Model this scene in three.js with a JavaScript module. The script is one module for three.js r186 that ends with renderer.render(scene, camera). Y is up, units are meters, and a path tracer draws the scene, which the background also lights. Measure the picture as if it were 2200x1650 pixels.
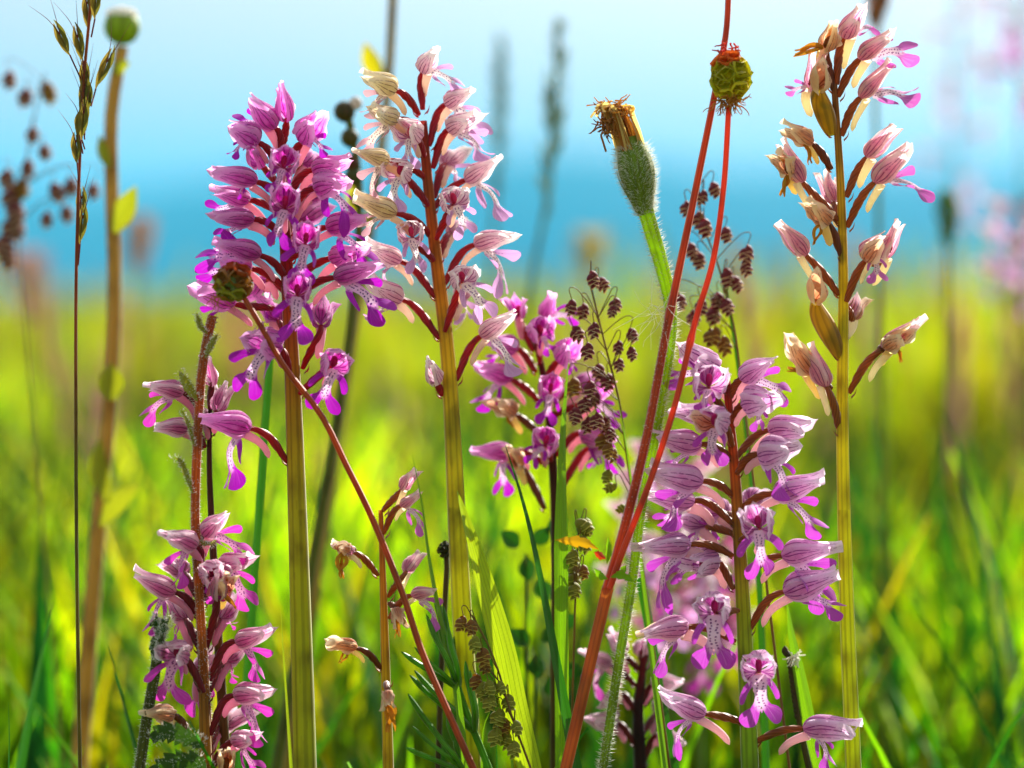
import * as THREE from 'three';
import { mergeGeometries } from 'three/addons/utils/BufferGeometryUtils.js';

// ---------------------------------------------------------------- camera, sky, sun, exposure
const R = Math.PI / 180, PXM = 0.2 / 1650, DIST = 0.1 / Math.tan(9 * R), HORIZON = 632;
const scene = new THREE.Scene();
const camera = new THREE.PerspectiveCamera(18, 4 / 3, 0.02, 9000);
const PITCH = Math.atan((825 - HORIZON) * PXM / DIST);
camera.position.set(0, 0.27, 0);
camera.rotation.set(-PITCH, 0, 0);
camera.updateMatrixWorld(true);
camera.focus = DIST - 0.002;
camera.userData.fStop = 4.9;
const renderer = new THREE.WebGLRenderer({ antialias: true });
renderer.toneMapping = THREE.LinearToneMapping;
renderer.toneMappingExposure = 2.45;
renderer.shadowMap.enabled = true;

scene.fog = new THREE.FogExp2(new THREE.Color(0.0, 0.6, 1), 0.0006);
const SUN = new THREE.Vector3(0.34, 0.52, -0.8).normalize();
{ // clear, slightly milky sky: pale towards the horizon and the sun, bluer overhead
  const W = 512, H = 256, data = new Float32Array(W * H * 4), mix = (a, b, t) => a + (b - a) * t;
  for (let r = 0; r < H; r++) for (let c = 0; c < W; c++) {
    const up = ((r + 0.5) / H - 0.5) * Math.PI, rd = ((c + 0.5) / W - 0.5) * 2 * Math.PI;
    const x = Math.cos(rd) * Math.cos(up), y = Math.sin(up), z = Math.sin(rd) * Math.cos(up), k = x * SUN.x + y * SUN.y + z * SUN.z;
    const e = Math.max(0, y), t = 1 - Math.exp(-e * 9), t2 = 1 - Math.exp(-e * 1.6);
    const glow = 0.38 * Math.exp(-(1 - k) * 4) + 0.5 * Math.exp(-(1 - k) * 16);
    const lo = [0.06, 0.2, 0.27], mid = [0.36, 0.27, 0.24], hi = [0.25, 0.27, 0.31], g = [1.0, 0.94, 0.86];
    for (let i = 0; i < 3; i++) data[(r * W + c) * 4 + i] = mix(mix(lo[i], mid[i], t), hi[i], t2) + glow * g[i];
    data[(r * W + c) * 4 + 3] = 1;
  }
  const sky = new THREE.DataTexture(data, W, H, THREE.RGBAFormat, THREE.FloatType);
  sky.mapping = THREE.EquirectangularReflectionMapping; sky.magFilter = THREE.LinearFilter; sky.needsUpdate = true;
  scene.background = sky; scene.environment = sky;
}
const sun = new THREE.DirectionalLight(new THREE.Color(1, 0.95, 0.86), 5);
sun.position.copy(SUN).multiplyScalar(3); sun.castShadow = true; sun.shadow.radius = 1;
sun.shadow.mapSize.set(2048, 2048);
Object.assign(sun.shadow.camera, { left: -0.6, right: 0.6, top: 0.6, bottom: -0.6, near: 0.1, far: 8 });
sun.target.position.set(0, 0.15, -0.6);
scene.add(sun, sun.target);

// ---------------------------------------------------------------- helpers
const V = (x, y, z) => new THREE.Vector3(x, y, z), UP = V(0, 1, 0);
let seed = 7;
const rnd = () => { seed = (seed + 0x6d2b79f5) | 0; let t = Math.imul(seed ^ (seed >>> 15), 1 | seed); t = (t + Math.imul(t ^ (t >>> 7), 61 | t)) ^ t; return ((t ^ (t >>> 14)) >>> 0) / 4294967296; };
const ru = (a, b) => a + (b - a) * rnd(), rn = () => rnd() + rnd() + rnd() - 1.5;
const clamp = THREE.MathUtils.clamp, lerp = THREE.MathUtils.lerp, sstep = (a, b, x) => { const t = clamp((x - a) / (b - a), 0, 1); return t * t * (3 - 2 * t); };
const camR = V(1, 0, 0), camU = V(0, Math.cos(PITCH), -Math.sin(PITCH)), camB = V(0, Math.sin(PITCH), Math.cos(PITCH));   // right, up, towards the camera
// a point of the meadow that lies dz millimetres nearer than the focused distance
function at(px, py, dz = 0) {
  const d = DIST - dz / 1000, k = d / DIST * PXM;
  return camera.position.clone().addScaledVector(camR, (px - 1100) * k).addScaledVector(camU, (825 - py) * k).addScaledVector(camB, -d);
}
const names = {};
function numbered(n) { names[n] = (names[n] ?? -1) + 1; return names[n] ? n + '_' + String(names[n]).padStart(3, '0') : n; }
function thing(name, label, category, pos = V(0, 0, 0), group) {
  const o = new THREE.Group(); o.name = numbered(name); o.position.copy(pos); o.userData = { label, category };
  if (group) o.userData.group = group;
  scene.add(o); return o;
}
function worldPos(o) { const p = V(0, 0, 0); for (let q = o; q; q = q.parent) p.add(q.position); return p; }   // nothing here is turned or scaled
// a part whose geometry is given in world coordinates
function part(parent, name, geo, mat, label) {
  const p = worldPos(parent); geo.translate(-p.x, -p.y, -p.z);
  const m = new THREE.Mesh(geo, mat); m.name = name; m.castShadow = m.receiveShadow = true;
  if (label) m.userData.label = label;
  parent.add(m); return m;
}
const sub = (parent, name, pos) => { const g = new THREE.Group(); g.name = name; g.position.copy(pos).sub(worldPos(parent)); parent.add(g); return g; };

function grid(nu, nv, f, { closed = false, color } = {}) {
  const P = new Float32Array((nu + 1) * (nv + 1) * 3), T = new Float32Array((nu + 1) * (nv + 1) * 2), idx = [], Cc = color ? new Float32Array(P.length) : null, o = V(0, 0, 0);
  for (let j = 0, k = 0; j <= nv; j++) for (let i = 0; i <= nu; i++, k++) {
    f(i / nu, j / nv, o); P[k * 3] = o.x; P[k * 3 + 1] = o.y; P[k * 3 + 2] = o.z;
    T[k * 2] = o.u ?? i / nu; T[k * 2 + 1] = o.v ?? j / nv;
    if (color) Cc.set(color(i / nu, j / nv), k * 3);
    if (i < nu && j < nv) idx.push(k, k + 1, k + nu + 2, k, k + nu + 2, k + nu + 1);
  }
  const g = new THREE.BufferGeometry();
  g.setAttribute('position', new THREE.BufferAttribute(P, 3)); g.setAttribute('uv', new THREE.BufferAttribute(T, 2));
  if (Cc) g.setAttribute('color', new THREE.BufferAttribute(Cc, 3));
  g.setIndex(idx); g.computeVertexNormals();
  if (closed) {
    const N = g.attributes.normal;
    for (let j = 0; j <= nv; j++) { const a = j * (nu + 1), b = a + nu, n = V(N.getX(a) + N.getX(b), N.getY(a) + N.getY(b), N.getZ(a) + N.getZ(b)).normalize(); N.setXYZ(a, n.x, n.y, n.z); N.setXYZ(b, n.x, n.y, n.z); }
  }
  return g;
}
// a round, ribbed or flattened stalk along a smooth curve; rad(t) in metres
function sweep(pts, rad, { n = 24, m = 8, ribs = 0, amp = 0, twist = 0, flat = 1, color, endRound = false, uvLen = 40 } = {}) {
  const curve = pts.getPoint ? pts : new THREE.CatmullRomCurve3(pts, false, 'centripetal'), fr = curve.computeFrenetFrames(n, false), ps = [];
  for (let i = 0; i <= n; i++) ps.push(curve.getPointAt(i / n));
  const len = curve.getLength(), r = typeof rad === 'function' ? rad : () => rad;
  return grid(m, n, (u, v, o) => {
    const i = Math.round(v * n), a = u * 2 * Math.PI + twist * v * 2 * Math.PI, rr = r(v) * (1 + (ribs ? amp * Math.cos(u * 2 * Math.PI * ribs) : 0));
    o.copy(ps[i]).addScaledVector(fr.normals[i], Math.cos(a) * rr).addScaledVector(fr.binormals[i], Math.sin(a) * rr * flat);
    o.u = u; o.v = v * len * uvLen;
  }, { closed: true, color: color ? (u, v) => color(v, u) : undefined });
}
const capped = (r, a = 0.12, b = 0.12) => (t) => r * Math.sqrt(clamp(t / a, 0.02, 1)) * Math.sqrt(clamp((1 - t) / b, 0.02, 1));
// a leaf blade: pts its midline, w(t) half width in metres, side the direction across, fold how deep its V is
function blade(pts, w, side, { n = 28, fold = 0.35, turn = 0, m = 6, uvS = 1, wave = 0 } = {}) {
  const curve = new THREE.CatmullRomCurve3(pts, false, 'centripetal'), len = curve.getLength();
  return grid(m, n, (u, v, o) => {
    const p = curve.getPointAt(v), tan = curve.getTangentAt(v), s = side.clone().addScaledVector(tan, -side.dot(tan)).normalize().applyAxisAngle(tan, turn * v), nn = tan.clone().cross(s), x = u * 2 - 1, ww = w(v);
    o.copy(p).addScaledVector(s, x * ww).addScaledVector(nn, Math.abs(x) * fold * ww + wave * ww * Math.sin(v * 17 + x * 2)); o.u = u * uvS; o.v = v * len * 40;
  });
}
// short hairs standing off a stalk, as one mesh
function hairs(pts, rad, count, len, { t0 = 0, t1 = 1, lift = 0.2, thick = 0.00008 } = {}) {
  const curve = new THREE.CatmullRomCurve3(pts, false, 'centripetal'), P = [], I = [], N = 200, fr = curve.computeFrenetFrames(N, false);
  for (let k = 0; k < count; k++) {
    const t = ru(t0, t1), i = Math.round(t * N), a = rnd() * 6.2832, d = fr.normals[i].clone().multiplyScalar(Math.cos(a)).addScaledVector(fr.binormals[i], Math.sin(a));
    const b = curve.getPointAt(t).addScaledVector(d, rad(t) * 0.92), l = len * ru(0.5, 1.25), e = b.clone().addScaledVector(d, l).addScaledVector(UP, l * (lift + rn() * 0.35)).addScaledVector(fr.tangents[i], l * rn() * 0.3);
    hair(P, I, b, e, thick);
  }
  return raw(P, I);
}
function hair(P, I, b, e, thick) {
  const ax = e.clone().sub(b).normalize(), s = ax.clone().cross(Math.abs(ax.y) > 0.9 ? camR : UP).normalize(), q = ax.clone().cross(s), at0 = P.length / 3;
  for (let j = 0; j < 3; j++) { const c = Math.cos(j * 2.0944) * thick, z = Math.sin(j * 2.0944) * thick; P.push(b.x + s.x * c + q.x * z, b.y + s.y * c + q.y * z, b.z + s.z * c + q.z * z); }
  P.push(e.x, e.y, e.z);
  I.push(at0, at0 + 1, at0 + 3, at0 + 1, at0 + 2, at0 + 3, at0 + 2, at0, at0 + 3);
}
function raw(P, I) { const g = new THREE.BufferGeometry(); g.setAttribute('position', new THREE.Float32BufferAttribute(P, 3)); g.setIndex(I); g.computeVertexNormals(); return g; }
const bez = (...p) => p.length === 3 ? new THREE.QuadraticBezierCurve3(...p) : new THREE.CubicBezierCurve3(...p);

// ---------------------------------------------------------------- textures and materials
function tex(w, h, draw, rx = 1, ry = 1) {
  const c = document.createElement('canvas'); c.width = w; c.height = h; draw(c.getContext('2d'), w, h);
  const t = new THREE.CanvasTexture(c); t.colorSpace = THREE.SRGBColorSpace; t.wrapS = t.wrapT = THREE.RepeatWrapping; t.repeat.set(rx, ry); return t;
}
const rgb = (c, a = 1) => `rgba(${c.map(Math.round).join(',')},${a})`;
const mixc = (a, b, t) => a.map((x, i) => x + (b[i] - x) * t);
const lin = (c) => new THREE.Color().setRGB(c[0] / 255, c[1] / 255, c[2] / 255, THREE.SRGBColorSpace).toArray();
function leafMat(o) { return new THREE.MeshPhysicalMaterial({ side: THREE.DoubleSide, roughness: 1, thickness: 0, transmission: 0.55, specularIntensity: 0.5, ...o }); }

// sepals and petals: pale rim, uneven longitudinal veins, blotches and fine speckle; the tip is at the top of the canvas
function sepalTex(p, inner) {
  return tex(256, 256, (g, w, h) => {
    const base = inner ? p.inner : p.hood;
    g.fillStyle = rgb(base); g.fillRect(0, 0, w, h);
    for (let i = 0; i < 60; i++) { const x = rnd() * w, y = rnd() * h, r = ru(12, 50), gr = g.createRadialGradient(x, y, 0, x, y, r), c = rnd() < 0.5 ? p.rim : mixc(base, p.vein, 0.45); gr.addColorStop(0, rgb(c, 0.3)); gr.addColorStop(1, rgb(c, 0)); g.fillStyle = gr; g.fillRect(0, 0, w, h); }
    let gr = g.createLinearGradient(0, 0, w, 0);
    gr.addColorStop(0, rgb(p.rim, 1)); gr.addColorStop(0.12, rgb(p.rim, 0.75)); gr.addColorStop(0.36, rgb(p.rim, 0)); gr.addColorStop(0.64, rgb(p.rim, 0)); gr.addColorStop(0.88, rgb(p.rim, 0.75)); gr.addColorStop(1, rgb(p.rim, 1));
    g.fillStyle = gr; g.fillRect(0, 0, w, h);
    gr = g.createLinearGradient(0, 0, 0, h); gr.addColorStop(0, rgb(p.rim, 0.95)); gr.addColorStop(0.42, rgb(p.rim, 0)); gr.addColorStop(0.7, rgb(p.vein, 0)); gr.addColorStop(1, rgb(p.vein, 0.3));
    g.fillStyle = gr; g.fillRect(0, 0, w, h);
    for (let i = 0; i < 1500; i++) { g.fillStyle = rnd() < 0.6 ? rgb(p.vein, 0.22 * rnd()) : rgb(p.rim, 0.4 * rnd()); const s = 1 + 2.2 * rnd(); g.fillRect(rnd() * w, rnd() * h, s, s * 1.8); }
    const nv = inner ? 3 : 4;
    for (let k = 0; k < nv; k++) {
      const q = (k - (nv - 1) / 2) + 0.2 * rn(), x0 = 0.5 + q * 0.07, x1 = 0.5 + q * 0.23, x2 = 0.5 + q * 0.1, end = ru(0.08, 0.3);
      let px = x0 * w, py = h * 0.99, gap = 0; const N = 40, wob = rnd() * 6;
      for (let i = 1; i <= N; i++) {                              // a wandering vein, thick at the base, broken and thin towards the tip
        const t = i / N, x = w * (x0 * (1 - t) ** 3 + 3 * x1 * t * (1 - t) ** 2 + 3 * x1 * t * t * (1 - t) + x2 * t ** 3) + 2.5 * Math.sin(t * 13 + wob), y = h * lerp(0.99, end, t);
        if (t > 0.4 && rnd() < 0.12) gap = 2;
        if (gap-- <= 0) { g.lineCap = 'round'; g.strokeStyle = rgb(p.vein, 0.25); g.lineWidth = 15 * (1 - 0.5 * t); g.beginPath(); g.moveTo(px, py); g.lineTo(x, y); g.stroke(); g.strokeStyle = rgb(p.vein, 0.9); g.lineWidth = ru(5, 8.5) * (1 - 0.5 * t); g.beginPath(); g.moveTo(px, py); g.lineTo(x, y); g.stroke(); }
        if (rnd() < 0.1) { g.strokeStyle = rgb(p.vein, 0.45); g.lineWidth = 2; g.beginPath(); g.moveTo(x, y); g.lineTo(x + rn() * 26, y - ru(10, 24)); g.stroke(); }
        px = x; py = y;
      }
    }
  });
}
function lipTex(p) {
  return tex(512, 512, (g, w, h) => {
    g.fillStyle = rgb(p.limb); g.fillRect(0, 0, w, h);
    const X = (x) => (x * 0.95 + 0.5) * w, Y = (s) => s * h;
    for (let i = 0; i < 26; i++) {                               // pale middle fading into the coloured limbs
      const q = 1 - i / 26; g.fillStyle = rgb(p.body, 0.12); g.beginPath(); g.ellipse(X(0), Y(0.3), w * (0.05 + 0.13 * q), h * (0.2 + 0.26 * q), 0, 0, 7); g.fill();
    }
    let gr = g.createLinearGradient(0, 0, 0, h * 0.24); gr.addColorStop(0, rgb(p.body, 1)); gr.addColorStop(0.5, rgb(p.body, 0.5)); gr.addColorStop(1, rgb(p.body, 0));
    g.fillStyle = gr; g.fillRect(X(-0.2), 0, X(0.2) - X(-0.2), h * 0.24);
    for (let i = 0; i < 1500; i++) { g.fillStyle = rnd() < 0.5 ? rgb(mixc(p.limb, [255, 255, 255], 0.5), 0.18 * rnd()) : rgb(mixc(p.limb, [60, 0, 70], 0.5), 0.16 * rnd()); const s = 1 + 3 * rnd(); g.fillRect(rnd() * w, rnd() * h, s, s); }
    for (let i = 0; i < 150; i++) { const sg = i % 2 ? 1 : -1, leg = i % 3 > 0, x0 = leg ? sg * 0.08 : sg * 0.14, s0 = leg ? 0.58 : 0.1, a = ru(0, 1), x1 = x0 + sg * (leg ? 0.05 + 0.33 * a : 0.34), s1 = leg ? 1 - 0.2 * a : 0.2 + 0.3 * a; g.strokeStyle = rnd() < 0.5 ? rgb(mixc(p.limb, [255, 255, 255], 0.5), 0.3) : rgb(mixc(p.limb, p.spot, 0.6), 0.3); g.lineWidth = ru(1, 3); g.beginPath(); g.moveTo(X(x0), Y(s0)); g.quadraticCurveTo(X((x0 + x1) / 2 + 0.02 * rn()), Y((s0 + s1) / 2 - 0.02), X(x1), Y(s1)); g.stroke(); }
    for (let i = 0; i < 20; i++) {                               // tufts of dark papillae in two loose rows
      const s = 0.07 + 0.56 * i / 20 + 0.02 * rn(), x = (i % 2 ? 1 : -1) * (0.025 + 0.045 * rnd() + 0.06 * Math.max(0, s - 0.42));
      for (let k = 0; k < 3; k++) { g.fillStyle = rgb(p.spot, 0.92); g.beginPath(); g.ellipse(X(x + 0.012 * rn()), Y(s + 0.01 * rn()), w * ru(0.008, 0.017), h * ru(0.009, 0.018), rn() * 2, 0, 7); g.fill(); }
    }
    for (const sg of [-1, 1]) for (let i = 0; i < 4; i++) { g.fillStyle = rgb(p.spot, 0.7); g.beginPath(); g.ellipse(X(sg * (0.14 + 0.05 * i)), Y(0.13 + 0.035 * i), w * 0.008, h * 0.01, 0, 0, 7); g.fill(); }
  });
}
function stemTex(dark, light) {
  return tex(64, 256, (g, w, h) => {
    g.fillStyle = '#fff'; g.fillRect(0, 0, w, h);
    for (let i = 0; i < 16; i++) { g.fillStyle = rgb(i % 2 ? dark : light, 0.38); g.fillRect(i * 4, 0, 2 + rnd() * 2, h); }
    for (let i = 0; i < 26; i++) { const x = rnd() * w, y = rnd() * h, r = ru(5, 22), gr = g.createRadialGradient(x, y, 0, x, y, r); gr.addColorStop(0, rgb(mixc(dark, [90, 60, 40], 0.5), 0.35)); gr.addColorStop(1, rgb(dark, 0)); g.fillStyle = gr; g.fillRect(0, 0, w, h); }
    for (let i = 0; i < 260; i++) { g.fillStyle = rgb(rnd() < 0.5 ? dark : light, 0.25 * rnd()); g.fillRect(rnd() * w, rnd() * h, 1.5, 4 + rnd() * 22); }
  }, 1, 0.35);
}
const fineTex = stemTex([150, 140, 120], [255, 255, 240]);
const stalkMat = (c, o = {}) => new THREE.MeshPhysicalMaterial({ side: THREE.DoubleSide, color: new THREE.Color(...lin(c)), map: fineTex, bumpMap: fineTex, bumpScale: 0.00012, roughness: 0.62, transmission: 0.25, thickness: 0, specularIntensity: 0.6, ...o });
const stalkV = new THREE.MeshPhysicalMaterial({ side: THREE.DoubleSide, vertexColors: true, map: fineTex, bumpMap: fineTex, bumpScale: 0.00012, roughness: 0.9, transmission: 0.6, thickness: 0, specularIntensity: 0.5 });
const hairMat = new THREE.MeshPhysicalMaterial({ color: 0xf4f2e2, roughness: 0.9, transmission: 0.45, thickness: 0, side: THREE.DoubleSide });
const bladeTex = tex(256, 128, (g, w, h) => {
  g.fillStyle = '#fff'; g.fillRect(0, 0, w, h);
  for (let i = 0; i < 24; i++) { const x = (i + 0.5) * w / 24; g.fillStyle = rgb([120, 130, 90], i % 4 ? 0.5 : 0.75); g.fillRect(x, 0, i % 4 ? 3 : 5, h); g.fillStyle = rgb([235, 240, 200], 0.5); g.fillRect(x + 5, 0, 2, h); }
  g.fillStyle = rgb([240, 245, 200], 0.9); g.fillRect(w / 2 - 4, 0, 8, h);
  for (let i = 0; i < 500; i++) { g.fillStyle = rgb([110, 120, 70], 0.22 * rnd()); g.fillRect(rnd() * w, rnd() * h, 2, 3 + 12 * rnd()); }
}, 1, 0.5);
const bladeMat = (c, o = {}) => leafMat({ color: new THREE.Color(...lin(c)), map: bladeTex, bumpMap: bladeTex, bumpScale: 0.0001, transmission: 0.5, ...o });

// ---------------------------------------------------------------- the orchid flower
const PAL = {
  magenta: { hood: [206, 66, 178], inner: [230, 36, 205], rim: [250, 196, 240], vein: [122, 4, 100], limb: [176, 14, 184], body: [246, 214, 240], spot: [84, 6, 112], spur: [240, 176, 192], ovary: [176, 6, 44], throat: [190, 8, 88] },
  pale: { hood: [240, 190, 208], inner: [248, 206, 228], rim: [255, 248, 244], vein: [140, 22, 104], limb: [216, 160, 212], body: [252, 238, 240], spot: [104, 24, 124], spur: [252, 226, 208], ovary: [180, 20, 56], throat: [206, 36, 92] },
  lilac: { hood: [220, 148, 200], inner: [234, 112, 204], rim: [248, 228, 246], vein: [124, 20, 116], limb: [188, 64, 190], body: [244, 216, 238], spot: [104, 14, 112], spur: [244, 200, 206], ovary: [150, 104, 24], throat: [176, 16, 96] },
  rose: { hood: [214, 108, 166], inner: [236, 120, 188], rim: [252, 232, 238], vein: [116, 8, 76], limb: [206, 52, 180], body: [240, 168, 214], spot: [110, 12, 110], spur: [232, 160, 184], ovary: [120, 6, 40], throat: [150, 10, 70] },
  faded: { hood: [232, 150, 178], inner: [242, 178, 204], rim: [252, 230, 222], vein: [140, 30, 100], limb: [206, 96, 186], body: [240, 206, 224], spot: [110, 30, 110], spur: [250, 236, 196], ovary: [166, 110, 40], throat: [190, 60, 90] },
  dusky: { hood: [196, 140, 170], inner: [214, 120, 180], rim: [238, 214, 226], vein: [110, 24, 80], limb: [180, 60, 160], body: [222, 180, 206], spot: [90, 10, 90], spur: [214, 160, 180], ovary: [96, 12, 34], throat: [140, 14, 70] },
  dry: { hood: [218, 142, 96], inner: [214, 124, 50], rim: [246, 226, 190], vein: [136, 66, 40], limb: [196, 110, 24], body: [226, 160, 60], spot: [120, 60, 10], spur: [246, 222, 150], ovary: [120, 78, 30], throat: [140, 70, 20] },
  sour: { hood: [228, 212, 156], inner: [236, 212, 180], rim: [252, 242, 214], vein: [124, 84, 70], limb: [214, 160, 170], body: [244, 220, 206], spot: [110, 50, 90], spur: [248, 224, 190], ovary: [190, 30, 40], throat: [180, 80, 80] },
};
for (const k in PAL) {
  const p = PAL[k];
  const st = sepalTex(p, false), it = sepalTex(p, true); p.sepalM = leafMat({ map: st, bumpMap: st, bumpScale: 0.00026, transmission: 0.7 });
  p.petalM = leafMat({ map: it, transmission: 0.66 });
  p.lipM = leafMat({ map: lipTex(p), transmission: 0.5, roughness: 0.95, specularIntensity: 0.6 });
  p.spurM = leafMat({ color: new THREE.Color(...lin(p.spur)), transmission: 0.6 });
  p.ovaryM = stalkMat(mixc(p.ovary, [255, 70, 60], 0.2), { transmission: 0.55, roughness: 0.6 });
  p.throatM = leafMat({ color: new THREE.Color(...lin(p.throat)), transmission: 0.3, roughness: 0.6 });
}
const strawM = leafMat({ color: new THREE.Color(...lin([200, 132, 26])), transmission: 0.45, roughness: 0.8 });

// one sepal or petal of the hood: th its angle round the hood's axis, W its half width in radians
function tepal(B, L, Rm, th, W, o) {
  const { close = 1, bend = 0, yaw = 0, len = 1, rs = 1, div = 0.05, turn = 0, ruff = 0.02 } = o, ph = rnd() * 6.3;
  return grid(12, 14, (u, v, p) => {
    const t = Math.pow(v, 1.35), x = u * 2 - 1;
    const round = t < 0.3 ? Math.pow(Math.max(0, 1 - (1 - t / 0.3) ** 2), 0.6) : 0;
    const q = (t - 0.3) / 0.7, tail = 0.86 * Math.pow(Math.cos(q * Math.PI / 2), 1.5) + 0.14 * (1 - q), cup = 1 - 0.12 * q;
    const rad = Rm * rs * (t < 0.3 ? Math.max(round, 0.05) : lerp(cup, Math.max(tail, 0.03), close));
    const w = W * (close > 0.7 ? 1 - 0.12 * t : Math.pow(Math.max(0, 1 - Math.pow(t, 3.2)), 0.55) + 0.03) * (t < 0.12 ? 0.6 + 0.4 * t / 0.12 : 1);
    const a = th + turn * t + w * x, edge = x * x * x * x, tp = t * t * t;
    const out = rad * (1 + ruff * edge * Math.sin(t * 11 + ph + x) + 0.05 * edge * rs - 0.05 * Math.cos(x * 9.4) * (1 - t) + ruff * 0.5 * Math.sin(t * 7 + ph * 2) * Math.sin(x * 3 + ph)) + L * div * tp * (1 - 0.6 * Math.abs(x));
    p.copy(B.o).addScaledVector(B.f, L * len * t).addScaledVector(B.r, Math.cos(a) * out).addScaledVector(B.u, Math.sin(a) * out * 1.06 + L * (0.04 * tp * close + bend * t * t)).addScaledVector(B.r, L * yaw * t * t);
  });
}
const poly = (c, n) => { const k = new THREE.CatmullRomCurve3(c.map(([x, s]) => V(x, s, 0)), false, 'centripetal'), a = []; for (let i = 0; i <= n; i++) a.push(k.getPoint(i / n)); return a; };
const LIP = [];
{
  const mir = (c) => c.map(([x, s]) => [-x, s]);
  const body = [[0.1, 0], [0.145, 0.07], [0.14, 0.19], [0.115, 0.33], [0.13, 0.48], [0.2, 0.6]];
  const legO = [[0.2, 0.6], [0.31, 0.655], [0.43, 0.75], [0.47, 0.87], [0.4, 0.985], [0.31, 1]], legI = [[0.002, 0.6], [0.04, 0.71], [0.09, 0.82], [0.15, 0.92], [0.22, 0.985], [0.31, 1]];
  const armO = [[0.145, 0.06], [0.27, 0.1], [0.4, 0.21], [0.49, 0.36], [0.485, 0.46], [0.44, 0.49]], armI = [[0.14, 0.19], [0.2, 0.22], [0.285, 0.31], [0.35, 0.42], [0.39, 0.48], [0.44, 0.49]];
  LIP.push([poly(mir(body), 12), poly(body, 12), 8], [poly(legI, 10), poly(legO, 10), 5], [poly(mir(legO), 10), poly(mir(legI), 10), 5]);
  LIP.push([poly(armI, 9), poly(armO, 9), 3], [poly(mir(armO), 9), poly(mir(armI), 9), 3]);
  LIP.push([poly([[-0.03, 0.655], [-0.018, 0.7], [-0.001, 0.745]], 3), poly([[0.03, 0.655], [0.018, 0.7], [0.001, 0.745]], 3), 2]);
}
function lipGeo(p0, l, a, n, len, { curl = 0, leg = 0, spread = 1, wide = 1, twist = 0, sway = 0 } = {}) {
  const armL = curl + 0.25 * rn(), armR = curl + 0.25 * rn(), legL = leg + 0.35 * rn(), legR = leg + 0.35 * rn();
  const asL = ru(0.75, 1.05) * spread, asR = ru(0.75, 1.05) * spread, lsp = ru(0.75, 1.08) * spread;
  return mergeGeometries(LIP.map(([A, Bc, nc], k) => grid(nc, A.length - 1, (u, v, o) => {
    const i = Math.round(v * (A.length - 1)); let x0 = lerp(A[i].x, Bc[i].x, u), s0 = lerp(A[i].y, Bc[i].y, u), x = x0 * wide, s = s0;
    let h = 0.11 * Math.sin(Math.min(1, s * 1.5) * Math.PI) - 0.75 * Math.min(0.2, x0 * x0 * 1.0) - 0.02;
    if (k === 3 || k === 4) { const e = Math.abs(x0) - 0.12; x = Math.sign(x0) * (0.12 * wide + e * (k === 3 ? asR : asL)); h += (k === 3 ? armR : armL) * e * e * 3; s += 0.3 * (1 - (k === 3 ? asR : asL)) * e; }
    if (k === 1 || k === 2) { const e = s0 - 0.6; x = x0 * wide * (1 + (lsp - 1) * e / 0.4); h += (k === 1 ? legR : legL) * e * e * 2.2 - 0.3 * (Math.abs(x0) - 0.15) * e; }
    const tw = twist * s, cx = x * Math.cos(tw) - h * Math.sin(tw), ch = x * Math.sin(tw) + h * Math.cos(tw);
    o.copy(p0).addScaledVector(l, s * len).addScaledVector(a, (cx + sway * Math.sin(s * 2.6)) * len).addScaledVector(n, ch * len);
    o.u = x0 * 0.92 + 0.5; o.v = 1 - s0;
  })));
}
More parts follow.
